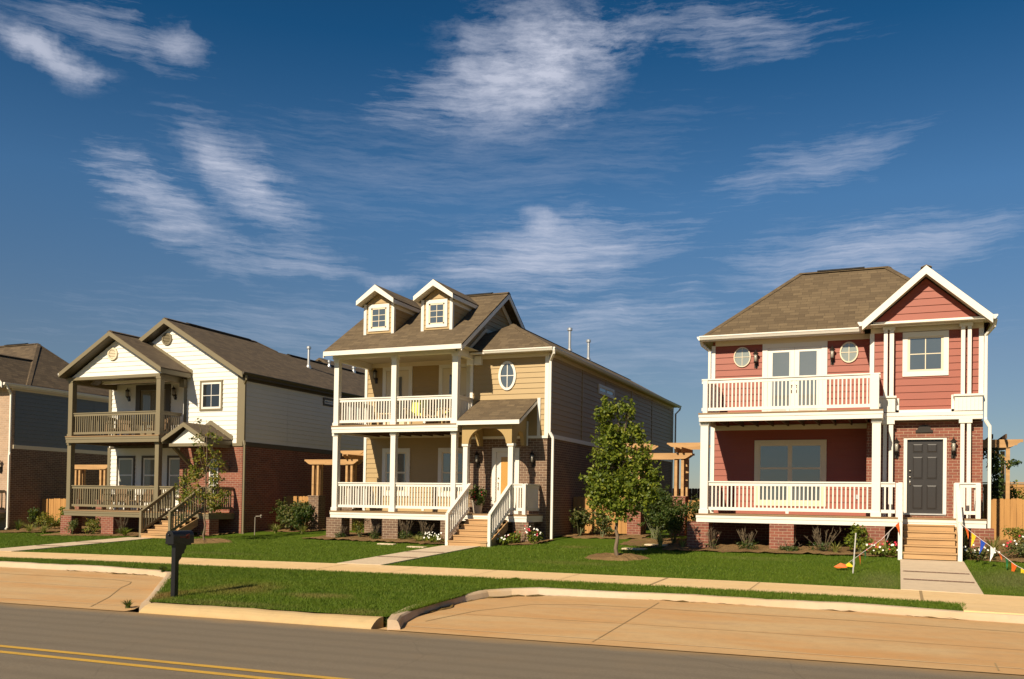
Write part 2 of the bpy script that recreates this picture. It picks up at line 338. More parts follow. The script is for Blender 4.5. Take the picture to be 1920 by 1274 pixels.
def m_asphalt():
    m, t, p = nt('asphalt'); co = N(t, 'ShaderNodeTexCoord'); v = co.outputs['Object']
    mp = N(t, 'ShaderNodeMapping'); mp.inputs['Scale'].default_value = (.12, 1.1, 1); L(t, v, mp.inputs[0])
    n1 = noise(t, mp.outputs[0], 1, 4); n2 = noise(t, v, 55, 3, .75); vo = N(t, 'ShaderNodeTexVoronoi', Scale=70); L(t, v, vo.inputs['Vector']); n3 = noise(t, v, 1.3, 5, .6)
    k = mixc(t, n1, (.190,.152,.104), (.240,.193,.132)); k = mixc(t, mr(t, n2, .3, .75, 0, .75), k, (.095,.072,.046)); k = mixc(t, mr(t, vo.outputs['Distance'], .0, .18, .65, 0), k, (.36,.29,.19)); k = mixc(t, mr(t, n3, .5, .8, 0, .25), k, (.24,.165,.09))
    # darker wheel lanes and a few fine cracks
    mp3 = N(t, 'ShaderNodeMapping'); mp3.inputs['Scale'].default_value = (.02,.62,1); mp3.inputs['Location'].default_value = (0,.35,0); L(t, v, mp3.inputs[0]); wv = N(t, 'ShaderNodeTexWave', Scale=1.0, Distortion=1.2, Detail=2); wv.bands_direction = 'Y'; L(t, mp3.outputs[0], wv.inputs['Vector'])
    k = mixc(t, mr(t, wv.outputs['Fac'], .45, .9, 0, .22), k, (.10,.076,.05))
    wp = N(t, 'ShaderNodeMapping'); L(t, v, wp.inputs[0]); nz = N(t, 'ShaderNodeTexNoise', Scale=.8, Detail=5); L(t, v, nz.inputs['Vector']); av = mixc(t, .25, v, nz.outputs[1], 'ADD'); vc = N(t, 'ShaderNodeTexVoronoi', Scale=.33, feature='DISTANCE_TO_EDGE'); L(t, av, vc.inputs['Vector'])
    k = mixc(t, mr(t, vc.outputs['Distance'], .0, .004, .28, 0), k, (.05,.04,.028))
    # clay washed along the gutter
    sx = N(t, 'ShaderNodeSeparateXYZ'); L(t, v, sx.inputs[0]); ad = N(t, 'ShaderNodeMath', operation='MULTIPLY_ADD'); L(t, n3, ad.inputs[0]); ad.inputs[1].default_value = .5; L(t, sx.outputs[1], ad.inputs[2])
    k = mixc(t, mr(t, ad.outputs[0], 11.25, 11.75, 0, .8), k, (.36,.22,.085))
    L(t, k, p.inputs['Base Color']); p.inputs['Roughness'].default_value = .85; bump(t, p, n2, .6, .008); return m
ASPH = m_asphalt()
def m_line():
    m, t, p = nt('worn_yellow_paint'); v = N(t, 'ShaderNodeTexCoord').outputs['Object']; n = noise(t, v, 60, 4, .75); n2 = noise(t, v, 3, 4)
    k = mixc(t, mr(t, n, .42, .72, 0, .7), (.62,.36,.040), (.34,.21,.05)); k = mixc(t, mr(t, n2, .5, .75, 0, .4), k, (.3,.18,.04)); L(t, k, p.inputs['Base Color']); p.inputs['Roughness'].default_value = .7; return m
YLINE = m_line()
SEAM = m_plain('dark_joint', (.33,.22,.10), .9)
STRIP = m_brick('brick_inlay', (.24,.105,.06), (.15,.06,.04), (.5,.4,.28))

# ------------------------------------------------------------------ terrain
I = np.interp
def zr(x): return .0085*(np.asarray(x, float)+8)
def crown(x, y): return zr(x) + .035*np.clip((11.45-y)/3.5, 0, 1)
def z2(x): return I(x, [-60,-22,-17.3,-14.8,-10,-6,-3.8,-.6,1.6,6,40], [-.1,.20,.244,.235,.27,.305,.325,.34,.31,.32,.5])
def z3(x): return I(x, [-60,-21.5,-18.6,-15.7,-13.3,-11,-8.9,-5.9,-4,-.7,1.5,6,40], [-.05,.215,.255,.28,.295,.322,.34,.362,.368,.356,.325,.34,.5])
def z4(x): return I(x, [-60,-23.4,-20.3,-17.2,-14.5,-12.3,-9.7,-6.4,-2.7,0,1.5,6,40], [0,.245,.285,.316,.335,.362,.382,.394,.402,.390,.37,.38,.55])
def z5(x): return I(x, [-60,-34,-29,-25,-17,-12.5,-9.7,-5,-.4,2.2,6,40], [.1,.30,.36,.47,.585,.60,.655,.655,.70,.70,.75,1])
def z6(x): return I(x, [-60,-33,-21,-9.2,2.9,40], [.3,.57,.73,.87,1.08,1.3])
def zg(x, y):
    """lawn height from the kerb back to the far gardens"""
    x = np.asarray(x, float); y = np.asarray(y, float)
    Ys = [11.6, 15.6, 16.6, 18.1, 24.3, 28.5, 45]; Zs = [zr(x)+.13, z2(x), z3(x), z4(x), z5(x), z6(x), z6(x)+.1]
    out = np.array(Zs[0]) * np.ones_like(y)
    for i in range(6):
        t = np.clip((y-Ys[i])/(Ys[i+1]-Ys[i]), 0, 1); out = np.where(y > Ys[i], Zs[i]*(1-t)+Zs[i+1]*t, out)
    return out
def G(x, y): return float(zg(x, y))
def zbay(x, y):
    t = np.clip((np.asarray(y, float)-11.45)/(15.4-11.45), 0, 1.05); b = I(x, [-60,-22,-17,-15,-6,-3.7,-.6,1.6,6], [-.1,.085,.125,.132,.195,.225,.228,.20,.21])
    return zr(x)*(1-t) + b*t

def grid(xs, ys, zf, keep=None):
    mb = MB(); xs = np.asarray(xs); ys = np.asarray(ys); X, Y = np.meshgrid(xs, ys); Z = zf(X, Y); nx, ny = len(xs), len(ys)
    mb.v = [tuple(p) for p in np.stack([X.ravel(), Y.ravel(), Z.ravel()], 1)]
    mb.f = [(j*nx+i, j*nx+i+1, (j+1)*nx+i+1, (j+1)*nx+i) for j in range(ny-1) for i in range(nx-1)]
    return mb
def ruled(P, Q, n, zf):
    """surface between two polylines with the same number of points"""
    mb = MB(); m = len(P)
    for j in range(n+1):
        for a, b in zip(P, Q):
            t = j/n; x = a[0]*(1-t)+b[0]*t; y = a[1]*(1-t)+b[1]*t; mb.v.append((x, y, float(zf(x, y))))
    mb.f = [(j*m+i, j*m+i+1, (j+1)*m+i+1, (j+1)*m+i) for j in range(n) for i in range(m-1)]
    return mb
def dens(P, step):
    out = [P[0]]
    for a, b in zip(P, P[1:]):
        d = math.dist(a, b); k = max(1, int(d/step)); out += [(a[0]+(b[0]-a[0])*i/k, a[1]+(b[1]-a[1])*i/k) for i in range(1, k+1)]
    return out

far = MB().add([(-900,-500,-.9),(900,-500,-.9),(900,1500,-.9),(-900,1500,-.9)], [(0,1,2,3)])
struct('ground', far, EARTH)
struct('road', grid(np.linspace(-70,40,111), [4.2,5,6,7,7.76,8.5,9.5,10.5,11,11.48], lambda x,y: crown(x,y)), ASPH)
for y0, y1 in ((7.55,7.66),(7.85,7.96)):
    struct('road_marking', grid(np.linspace(-70,40,111), [y0,y1], lambda x,y: crown(x,y)+.005), YLINE)
struct('verge', grid(np.linspace(-70,40,40), [-40,-10,0,3.9,4.2], lambda x,y: zr(x)+.12*(y<4.1)), TURF)

# front boundary of the grass: behind the bays' kerbs and along the road kerb
KL = [(-70,15.5),(-30,15.5),(-20,15.5),(-16,15.5),(-15.1,15.45),(-14.55,15.2),(-14.15,14.75),(-13.6,14.05),(-12.7,12.95),(-12.05,12.15),(-11.75,11.72)]
KR = [(-6.62,11.5),(-6.82,11.95),(-6.98,12.7),(-7.0,13.5),(-6.92,14.3),(-6.75,14.9),(-6.45,15.25),(-6.0,15.45),(-5.3,15.52),(-4,15.53),(-2,15.5),(0,15.45),(3,15.4),(40,15.4)]
def offs(P, d):
    out = []
    for i, p in enumerate(P):
        a = P[max(0,i-1)]; b = P[min(len(P)-1,i+1)]; t = Vector((b[0]-a[0], b[1]-a[1])).normalized(); out.append((p[0]-t.y*d, p[1]+t.x*d))
    return out
def ztop(x, y):
    t = np.clip((y-11.6)/(15.4-11.6), 0, 1); return (zr(x)+.14)*(1-t) + (z2(x)+.01)*t
def kerb_mesh(P, w=.17, lo=-.12, zt=ztop, rolled=False):
    P = dens(P, .4); Q = offs(P, w); mb = MB(); m = len(P); cols = []
    for p, q in zip(P, Q):
        h = float(zt(p[0], p[1]))+.006*math.sin(p[0]*2.3+p[1])+.004*math.sin(p[0]*7.1); e = lambda t: (p[0]+(q[0]-p[0])*t, p[1]+(q[1]-p[1])*t)
        cols.append([(*e(-.12), h-.5),(*e(-.10), h-.10),(*e(.08), h-.02),(*e(.22), h+.004),(*e(.5), h+.012),(*e(1), h+.012),(*e(1), h-.5)])
    if rolled: cols = [[(p[0], p[1], c[0][2]), (p[0], p[1]-.0, c[3][2]-.115)] + [(p[0]+(q[0]-p[0])*u_, p[1]+(q[1]-p[1])*u_, c[5][2]-.115*(1-w_)) for u_, w_ in ((.22,.42),(.42,.74),(.62,.94),(.80,1.0))] + c[5:] for p, q, c in zip(P, Q, cols)]
    k = len(cols[0])
    for c in cols: mb.v += c
    mb.f = [(i*k+j, (i+1)*k+j, (i+1)*k+j+1, i*k+j+1) for i in range(m-1) for j in range(k-1)] + [tuple(range(k)), tuple(range((m-1)*k+k-1, (m-1)*k-1, -1))]
    return mb
struct('kerb', kerb_mesh(KL), KERBC)
struct('kerb', kerb_mesh(KR), KERBC)
# rolled road kerb of the planting strip
struct('kerb', kerb_mesh([(-11.5,11.44),(-7.05,11.44)], .34, zt=lambda x,y: zr(x)+.128, rolled=True), KERBY)
struct('kerb', kerb_mesh([(40,4.3),(-70,4.3)], .25, zt=lambda x,y: zr(x)+.13), KERBC)
# parking bays: clay stained slabs
def bay(P, step=.5):
    P = dens(P, step); Q = [(p[0], 11.38) for p in P]
    return P, Q
PL = [(-70,15.45)]+[(x, y-.03) for x, y in KL[1:-1]]+[(-11.80,11.62)]
P = dens(PL, .4); mbay = ruled([(p[0], 11.42) for p in P], P, 8, lambda x,y: zbay(x,y)+.012); struct('pavement', mbay, BAYC)
P = dens([(-6.66,11.6),(-6.85,12.2),(-6.97,12.9),(-6.97,13.7),(-6.85,14.5),(-6.6,15.0),(-6.2,15.38),(-5.3,15.5),(-3,15.5),(0,15.43),(3,15.38),(40,15.38)], .4)
mb = MB(); Q = []
for i, p in enumerate(P): Q.append((max(p[0], -6.9) if i else -6.66, 11.42))
xs = [-6.66 + .06*i for i in range(12)]
Q = [((-6.95 + .02*i) if p[1] < 15.4 and p[0] < -6.0 else p[0], 11.42) for i, p in enumerate(P)]
mbay = ruled(Q, P, 8, lambda x,y: zbay(x,y)+.012); struct('pavement', mbay, BAYC)
def seam(pts, w=.015, zf=zbay, lift=.018, mat=None):
    P = dens(pts, .4); A = offs(P, w/2); B = offs(P, -w/2); struct('pavement_joint', ruled(B, A, 1, lambda x,y: zf(x,y)+lift), mat or SEAM)
LT = m_plain('pale_joint', (.62,.48,.28), .9)
seam([(-70,13.6),(-13.6,13.55)], .02, mat=LT); seam([(-12.75,11.6),(-13.35,12.55),(-14.2,13.65),(-14.45,14.1),(-14.7,14.4),(-15.3,14.55),(-70,14.55)], .02)
seam([(-6.6,12.25),(-6.3,13.4),(-5.7,14.35),(-4.9,14.6),(-2,14.55),(30,14.4)], .02); seam([(-3.72,11.55),(-3.72,15.2)], .014); seam([(-6.3,13.05),(-4,13.05),(30,12.95)], .014)
seam([(1.05,11.55),(1.05,12.0)], .02); seam([(-6.6,11.78),(30,11.74)], .02, mat=LT); seam([(-70,11.80),(-12.2,11.86)], .02, mat=LT)
def debris(P, w, seed):
    P = dens(P, .12); A = []; B = []
    for i, p in enumerate(P):
        q = max(.012, w*(.45+.55*math.sin(i*.37+seed)+.35*math.sin(i*1.1+seed*2)))*min(1, i/5, (len(P)-1-i)/5+.02); A.append(p); B.append(q)
    Q = offs(P, 1.0); Q = [(p[0]-(q_[0]-p[0])*b, p[1]-(q_[1]-p[1])*b) for p, q_, b in zip(P, Q, B)]
    struct('soil', ruled(Q, A, 2, lambda x,y: zbay(x,y)+.022+.012*math.sin(x*31+y*17)), DRYC)
DRYC = m_ground('dry_clippings', (.26,.16,.055), (.20,.14,.05), sc=4)
inn = offs(KR, -.03)
debris(inn[2:9], .16, .3); debris(inn[9:11], .10, 1.1); debris([(-1.2,15.46),(-.2,15.42)], .10, 2); debris([(.1,15.42),(1.0,15.38)], .12, .5); debris([(-18,15.46),(-15.2,15.42),(-14.6,15.2)], .10, 1.7)
# planting strip
P = dens(offs(KL, .13)[:-1]+[(-11.62,11.78),(-7.0,11.78)]+offs(KR, .13)[1:-2]+[(.95,15.58),(.98,15.6)], .35)
Qx = np.array([p[0] for p in P]); Qx = np.maximum.accumulate(Qx + np.arange(len(P))*1e-4)
Q = [(float(x), 16.62) for x in Qx]
STRIP_PQ = (P, Q)
struct('lawn', ruled(P, Q, 12, lambda x,y: zg(x,y)+.012), TURF)
struct('lawn', grid(np.concatenate([np.linspace(-75,-36,14), np.arange(-35,8,.5), np.linspace(8,60,14)]), np.concatenate([[18.08], np.arange(18.5,30,.5), np.linspace(30,46,9),[80,160]]), lambda x,y: zg(x,y)), TURF)
# sidewalk and walkways
def zsw(x, y): t = np.clip((y-16.6)/1.5, 0, 1); return z3(x)*(1-t)+z4(x)*t
def slab(zf, xs, ys, mat, name, lift=.022, skirt=.12):
    mb = grid(xs, ys, lambda x,y: zf(x,y)+lift); nx, ny = len(xs), len(ys); n = len(mb.v)
    per = [i for i in range(nx)] + [j*nx+nx-1 for j in range(1,ny)] + [(ny-1)*nx+i for i in range(nx-2,-1,-1)] + [j*nx for j in range(ny-2,0,-1)]
    mb.v += [(mb.v[i][0], mb.v[i][1], mb.v[i][2]-skirt) for i in per]; m = len(per)
    mb.f += [(per[(k+1)%m], per[k], n+k, n+(k+1)%m) for k in range(m)]
    return struct(name, mb, mat)
slab(zsw, np.arange(-70,41,1.), [16.6,17.1,17.6,18.1], SWC, 'sidewalk')
slab(zsw, np.linspace(.93,12,12), [15.50,16.0,16.597], SWC, 'sidewalk_ramp', lift=.024)
for x, w in ((-4.25,.05),(-2.45,.02),(.38,.05),(2.5,.02),(-6.1,.012),(-8,.012),(-9.9,.012),(-11.8,.02),(-15.6,.012),(-19.4,.02)):
    seam([(x,16.62),(x,18.08)], w, zsw, .026)
seam([(.93,16.6),(12,16.6)], .012, zsw, .028)
ysw = np.linspace(18.1,23.46,12)
slab(zg, [.05,.5,1.0,1.40], ysw, WALKC, 'path', .030); slab(zg, [-12.12,-11.7,-11.3,-10.92], ysw, WALKC, 'path', .030); slab(zg, [-24.15,-23.8,-23.4,-22.95], ysw, WALKC, 'path', .030)
for y in (19.62,21.0): seam([(.10,y),(1.36,y)], .15, zg, .036, STRIP)
for x0, x1 in ((-12.08,-10.96),(-24.1,-23.0)):
    for y in (19.85,21.3): seam([(x0,y),(x1,y)], .12, zg, .036, STRIP)
# mulch beds (bark chips) along the porches and round the trees
def bed(poly_f, poly_b, name='soil', lift=.03):
    P = dens(poly_f, .15); n = len(P); xs = np.linspace(poly_b[0][0], poly_b[1][0], n); Q = [(float(x), poly_b[0][1]+(poly_b[1][1]-poly_b[0][1])*i/(n-1)) for i, x in enumerate(xs)]
    P = [(p[0], p[1]+.07*math.sin(p[0]*5)+.05*math.sin(p[0]*13.7)) for p in P]
    return struct(name, ruled(P, Q, 14, lambda x,y: zg(x,y)+lift+.025*math.sin(x*17+y*7)*math.sin(y*23)+.02*math.sin(x*41)), MULCH)
bed([(-5.9,24.15),(-3,24.05),(.0,24.0)], [(-5.9,27),(-.0,27)]); bed([(1.5,24.0),(2.6,23.8),(4.5,24)], [(1.5,26.1),(4.5,27.5)])
bed([(-17.7,24.35),(-15,24.1),(-12.2,23.7)], [(-17.7,27),(-12.2,27)]); bed([(-10.8,23.9),(-9.9,24.2),(-9.6,24.6)], [(-10.8,26.1),(-9.6,26.1)])
bed([(-29.6,24.3),(-27,24.2),(-24.2,23.9)], [(-29.6,27),(-24.2,27)]); bed([(-22.7,24.1),(-21.7,24.6)], [(-22.7,26.1),(-21.7,26.1)])
bed([(-9.9,27.0),(-8.6,26.9),(-7.2,27.0)], [(-9.9,28.4),(-7.2,28.4)]); bed([(-7.4,25.2),(-6.2,24.6),(-5.1,24.7)], [(-7.4,27.5),(-5.1,27.5)])
bed([(-21.5,27.2),(-20.3,27.0),(-19.5,27.3)], [(-21.5,28.8),(-19.5,28.8)]); bed([(-33.3,25.0),(-31.8,24.8),(-30,25.2)], [(-33.3,27.8),(-30,27.8)])
bed([(2.3,26.0),(4,25.8),(6,26)], [(2.3,28.1),(6,28.1)])
def mound(cx, cy, rx, ry):
    mb = MB(); n, m = 40, 9
    for j in range(m):
        for k in range(n):
            a = 2*math.pi*k/n; r = (1-j/(m-1)); w = 1+.06*math.sin(5*a+1)+.05*math.sin(11*a)
            x = cx+rx*r*w*math.cos(a); y = cy+ry*r*w*math.sin(a); h = .07*math.sin(min(1,(1-r)*2.2)*math.pi/2)*(1 if r > .25 else .6)
            mb.v.append((x, y, G(x,y)+.0+h+random.uniform(0,.025)*(r < .98)))
    mb.f = [(j*n+k, j*n+(k+1)%n, (j+1)*n+(k+1)%n, (j+1)*n+k) for j in range(m-1) for k in range(n)]
    return struct('soil', mb, MULCH, recalc=True)
mound(-6.42,21.8,.78,.72); mound(-20.1,22.6,.95,.8)

# ------------------------------------------------------------------ turf blades
def blades(pts, h, w, name, mat):
    n = len(pts); a = rng.uniform(0, 2*np.pi, n); hh = h*rng.uniform(.55,1.25,n); ww = w*rng.uniform(.7,1.3,n)
    lean = rng.normal(0,.45,(n,2))*hh[:,None]
    B = np.stack([pts[:,0], pts[:,1], pts[:,2]-.005], 1); d = np.stack([np.cos(a), np.sin(a), 0*a], 1)*ww[:,None]/2
    T = B + np.stack([lean[:,0], lean[:,1], hh], 1)
    V = np.stack([B-d, B+d, T], 1).reshape(-1,3)
    me = bpy.data.meshes.new(name); me.vertices.add(3*n); me.vertices.foreach_set('co', V.astype(np.float32).ravel())
    me.loops.add(3*n); me.loops.foreach_set('vertex_index', np.arange(3*n, dtype=np.int32)); me.polygons.add(n); me.polygons.foreach_set('loop_start', np.arange(0,3*n,3,dtype=np.int32)); me.polygons.foreach_set('loop_total', np.full(n,3,dtype=np.int32))
    me.update(calc_edges=True); at = me.attributes.new('rnd', 'FLOAT', 'POINT'); at.data.foreach_set('value', np.repeat(rng.uniform(0,1,n),3).astype(np.float32))
    me.materials.append(mat); o = bpy.data.objects.new(name, me); COL.objects.link(o); tag(o, 'short mown green turf covering the lawns', 'grass', kind='stuff'); return o
def strip_pts(n):
    P, Q = (np.array(a) for a in STRIP_PQ); out = []
    seg = np.linalg.norm(P[1:]-P[:-1], axis=1); dep = np.linalg.norm((P[1:]+P[:-1]-Q[1:]-Q[:-1])/2, axis=1); w = np.linalg.norm((P[1:]+Q[1:]-P[:-1]-Q[:-1])/2, axis=1)*dep*(P[1:,0] > -26)
    i = rng.choice(len(w), n, p=w/w.sum()); s = rng.uniform(0,1,n)[:,None]; t = rng.uniform(-.0,1,n)[:,None]
    A = P[i]*(1-s)+P[i+1]*s; B = Q[i]*(1-s)+Q[i+1]*s; X = A*(1-t)+B*t
    return np.column_stack([X, zg(X[:,0], X[:,1])+.012])
def lawn_pts(n):
    x = rng.uniform(-32,4,n); y = 18.12+rng.power(1.0,n)*7.0
    ok = ~(((x>.04)&(x<1.41)&(y<24.9))|((x>-12.13)&(x<-10.91)&(y<24.9))|((x>-24.16)&(x<-22.94)&(y<24.9)))
    ok &= ((x+6.42)**2+(y-21.8)**2 > .62)&((x+20.1)**2+(y-22.6)**2 > .7)
    hs = (((x>-5.9)&(x<2.6))|((x>-17.6)&(x<-9.7))|((x>-29.4)&(x<-21.8))); ok &= ~(hs & (y > 24.05)); x, y = x[ok], y[ok]
    return np.column_stack([x, y, zg(x,y)])
blades(np.concatenate([strip_pts(190000), lawn_pts(230000)]), .045, .011, 'grass', LEAF_G)

# ------------------------------------------------------------------ house kit
def window(h, F, u0, u1, z0, z1, trim=.12, tm=None, sm=None, nx=1, nz=1, glass=None, meet=False, sash=.05, mun=.022, d=.03, sill=False, name='window'):
    d = max(d, .05)
    tm = tm or CREAM; sm = sm or CREAM2
    mb = MB(); mb.wb(F,u0,u1,0,d,z1-trim,z1).wb(F,u0,u1,0,d,z0,z0+trim).wb(F,u0,u0+trim,0,d,z0+trim,z1-trim).wb(F,u1-trim,u1,0,d,z0+trim,z1-trim)
    if sill: mb.wb(F,u0-.03,u1+.03,0,d+.03,z0-.04,z0-.002)
    w = obj(name, mb, tm, h, bevel=.004)
    a, b, c, e = u0+trim, u1-trim, z0+trim, z1-trim; s = MB(); dd = d*.72
    if sash: s.wb(F,a,b,0,dd,e-sash,e).wb(F,a,b,0,dd,c,c+sash).wb(F,a,a+sash,0,dd,c+sash,e-sash).wb(F,b-sash,b,0,dd,c+sash,e-sash)
    ia, ib, ic, ie = a+sash, b-sash, c+sash, e-sash
    for i in range(1, nx): u = ia+(ib-ia)*i/nx; s.wb(F,u-mun/2,u+mun/2,.0,dd-.004,ic,ie)
    for j in range(1, nz): z = ic+(ie-ic)*j/nz; s.wb(F,ia,ib,0,dd-.006,z-mun/2,z+mun/2)
    if meet: z = (ic+ie)/2 if meet is True else meet; s.wb(F,ia,ib,0,dd+.004,z-.028,z+.028)
    if s.f: obj('sash', s, sm, w)
    g = MB(); g.add([F(ia-.005,.0265,ic-.005),F(ib+.005,.0265,ic-.005),F(ib+.005,.0265,ie+.005),F(ia-.005,.0265,ie+.005)], [(0,1,2,3)]); obj('pane', g, glass or GLASS, w, recalc=False)
    return w
def oval(h, F, cu, cz, ru, rz, tw, tm, glass=None, mw=.012):
    w = obj('oval_window', MB().ring(F,cu,cz,ru,rz,tw,0,.055), tm, h)
    obj('pane', MB().disc(F,cu,cz,ru-tw+.01,rz-tw+.01,.028), glass or GLASS, w, recalc=False)
    obj('muntin', MB().wb(F,cu-mw,cu+mw,.01,.042,cz-rz+tw,cz+rz-tw).wb(F,cu-ru+tw,cu+ru-tw,.01,.040,cz-mw,cz+mw), tm, w)
def vent(h, F, cu, cz, ru, rz, m):
    w = obj('gable_vent', MB().ring(F,cu,cz,ru,rz,ru*.28,0,.065), m, h)
    mb = MB()
    for k in range(6):
        z = cz-rz*.62+k*rz*.24; hw = ru*.72*math.sqrt(max(.05,1-((z-cz)/(rz*.75))**2)); mb.prism([F(cu-hw,.028,z+.05),F(cu-hw,.060,z),F(cu-hw,.052,z-.006)], (2*hw,0,0))
    obj('louver', mb, m, w); obj('vent_backing', MB().disc(F,cu,cz,ru*.74,rz*.74,.027), DARKW, w, recalc=False)
def lantern(h, F, u, z, s=1.0, d0=.02):
    c = F(u, d0+.11*s, z); mb = MB()
    q = lambda r, zz: (r*s, zz*s)
    mb.lathe(c, [q(.004,.30),q(.012,.27),q(.02,.24),q(.085,.17),q(.09,.155),q(.06,.15)], 8)
    mb.lathe(c, [q(.058,-.06),q(.062,-.075),q(.03,-.10),q(.01,-.13)], 8)
    for k in range(4):
        a = math.pi/4+k*math.pi/2; x, y = c[0]+.056*s*math.cos(a), c[1]+.056*s*math.sin(a); mb.tube([(x,y,z-.07*s),(x,y,z+.155*s)], .007*s, 5)
    mb.tube([c, (c[0],c[1],z-.14*s), F(u,d0+.08*s,z-.2*s), F(u,d0+.01,z-.2*s)], .011*s, 6)
    mb.tube([F(u,d0,z-.02*s), F(u,d0+.10*s,z-.10*s)], .011*s, 6); mb.wb(F,u-.05*s,u+.05*s,0,d0+.012,z-.24*s,z-.04*s)
    l = obj('wall_lantern', mb, IRON, h); obj('lantern_glass', MB().lathe(c,[q(.048,-.06),q(.052,.148)],8), LAMPG, l, smooth=True)
BAL = {}
def baluster(par, x, y, z0, z1, mat, sz=.036):
    key = (round(z1-z0,3), mat.name, sz)
    if key not in BAL:
        mb = MB().box(-sz/2,sz/2,-sz/2,sz/2,0,z1-z0); me = bpy.data.meshes.new('baluster'); me.from_pydata(mb.v, [], mb.f); me.update(); uv_box(me, Vector((0,0,0))); me.materials.append(mat); BAL[key] = me
    o = bpy.data.objects.new('baluster', BAL[key]); COL.objects.link(o); o.parent = par; off = ORG[par.name]; o.location = (x-off[0], y-off[1], z0-off[2])
def railing(h, a, b, zt, zb, mat, pitch=.1, cap=.10, sub=.085, bot=.085, stairs=None, feet=True, end=(.05,.05)):
    """straight rail from a=(x,y) to b=(x,y); stairs=(zt2,zb2) makes the far end lower"""
    zt2, zb2 = stairs or (zt, zb); ax, ay = a; bx, by = b; ln = math.dist(a, b)
    mb = MB(); mb.bar((ax,ay,zt-.02),(bx,by,zt2-.02), cap, .036); mb.bar((ax,ay,zt-.04-sub/2),(bx,by,zt2-.04-sub/2), .045, sub)
    bm_ = MB().bar((ax,ay,zb+bot/2),(bx,by,zb2+bot/2), .045, bot)
    if feet and not stairs and ln > 1.5: bm_.box((ax+bx)/2-.04,(ax+bx)/2+.04,(ay+by)/2-.02,(ay+by)/2+.02, zb-.06, zb)
    r = obj('railing', mb, mat, h); obj('bottom_rail', bm_, mat, r); n = max(1, round((ln-end[0]-end[1])/pitch))
    for i in range(n):
        t = (end[0]+(i+.5)*(ln-end[0]-end[1])/n)/ln; x = ax+(bx-ax)*t; y = ay+(by-ay)*t; q0 = zb+(zb2-zb)*t+bot*.6; q1 = zt+(zt2-zt)*t-.04-sub*.6
        baluster(r, x, y, q0, q1, mat)
    return r
def post(h, x0, x1, y0, z0, z1, mat, cap=.09, base=.11, name='porch_post', out=.022):
    d = x1-x0; mb = MB().box(x0,x1,y0,y0+d,z0,z1)
    if cap: mb.box(x0-out,x1+out,y0-out,y0+d+out,z1-cap,z1); mb.box(x0-out*.4,x1+out*.4,y0-out*.4,y0+d+out*.4,z1-cap-.018,z1-cap-.001)
    if base: mb.box(x0-out,x1+out,y0-out,y0+d+out,z0,z0+base)
    return obj(name, mb, mat, h, bevel=.004)
def deck(h, x0, x1, y0, y1, z, zb, mat, name='deck', joists=False, side=(True,True), split=.42):
    mb = MB(); y = y0+.03
    while y < y1-.02: mb.box(x0+.0,x1-.0,y,min(y+.138,y1),z-.035,z); y += .142
    mb.box(x0-.004,x1+.004,y0-.018,y0+.026,z-.035,z-.0)
    d = obj(name, mb, DECKW, h)
    zm = z-.036-(z-.036-zb)*split; b = MB()
    b.box(x0,x1,y0,y0+.035,zm,z-.036).box(x0+.01,x1-.01,y0+.014,y0+.05,zb,zm-.001)
    if side[1]: b.box(x1-.035,x1,y0+.036,y1,zm,z-.036).box(x1-.05,x1-.012,y0+.05,y1,zb,zm-.001)
    if side[0]: b.box(x0,x0+.035,y0+.036,y1,zm,z-.036).box(x0+.012,x0+.05,y0+.05,y1,zb,zm-.001)
    obj('deck_band', b, mat, d, bevel=.003)
    if joists:
        j = MB(); n = int((x1-x0)/.4)
        for i in range(1, n): x = x0+(x1-x0)*i/n; j.box(x-.02,x+.02,y0+.06,y1-.06,zb+.03,z-.04)
        obj('joist', j, DARKW, d)['kind'] = 'stuff'
    return d
def steps(h, x0, x1, ytop, ztop, ybot, zbot, n, mat=None):
    mat = mat or STEPW; run = (ytop-ybot)/n; rise = (ztop-zbot)/(n+1); mb = MB()
    for i in range(n):
        z = ztop-rise*(i+1); y1 = ytop-run*i; mb.box(x0,x1,y1-run-.028,y1-.002,z-.036,z); mb.box(x0+.02,x1-.02,y1-run,y1-run+.02,z-rise+.001,z-.038)
    s = obj('staircase', mb, mat, h, bevel=.003)
    for x in (x0-.045, x1+.003): obj('stringer', MB().prism([(x,ytop,ztop-rise-.30),(x,ytop,ztop-rise-.04),(x,ybot+.02,zbot+.10),(x,ybot+.02,zbot-.05),(x,ybot+.35,zbot-.05)], (.042,0,0)), mat, s)
    return s
def newel(h, x, y, z0, z1, mat, w=.10): return obj('newel_post', MB().box(x-w/2,x+w/2,y-w/2,y+w/2,z0,z1), mat, h, bevel=.004)
def pier(h, x0, x1, y0, y1, z0, z1, m):
    return obj('brick_pier', MB().box(x0,x1,y0,y1,z0,z1), m, h)
def gutter(h, a, b, m, sz=.11, name='gutter', out=(0,-1)):
    a = Vector(a); b = Vector(b); o = Vector((out[0],out[1],0)); prof = [(0,0),(.0,-sz),(sz*.55,-sz),(sz*.8,-sz*.55),(sz,-sz*.3),(sz,0)]
    mb = MB(); mb.prism([tuple(a+o*u+Vector((0,0,w))) for u, w in prof], tuple(b-a)); return obj(name, mb, m, h)
def downspout(h, pts, m, w=.075):
    mb = MB()
    for a, b in zip(pts, pts[1:]): mb.bar(a, b, w, w*.85)
    for p in pts[1:-1]: mb.box(p[0]-w*.48,p[0]+w*.48,p[1]-w*.44,p[1]+w*.44,p[2]-w*.42,p[2]+w*.42)
    return obj('downspout', mb, m, h, bevel=.008)
def roof(h, polys, m, th=.045, name='roof'):
    mb = MB()
    for P in polys: mb.prism([(p[0],p[1],p[2]) for p in P], (0,0,-th))
    return obj(name, mb, m, h)
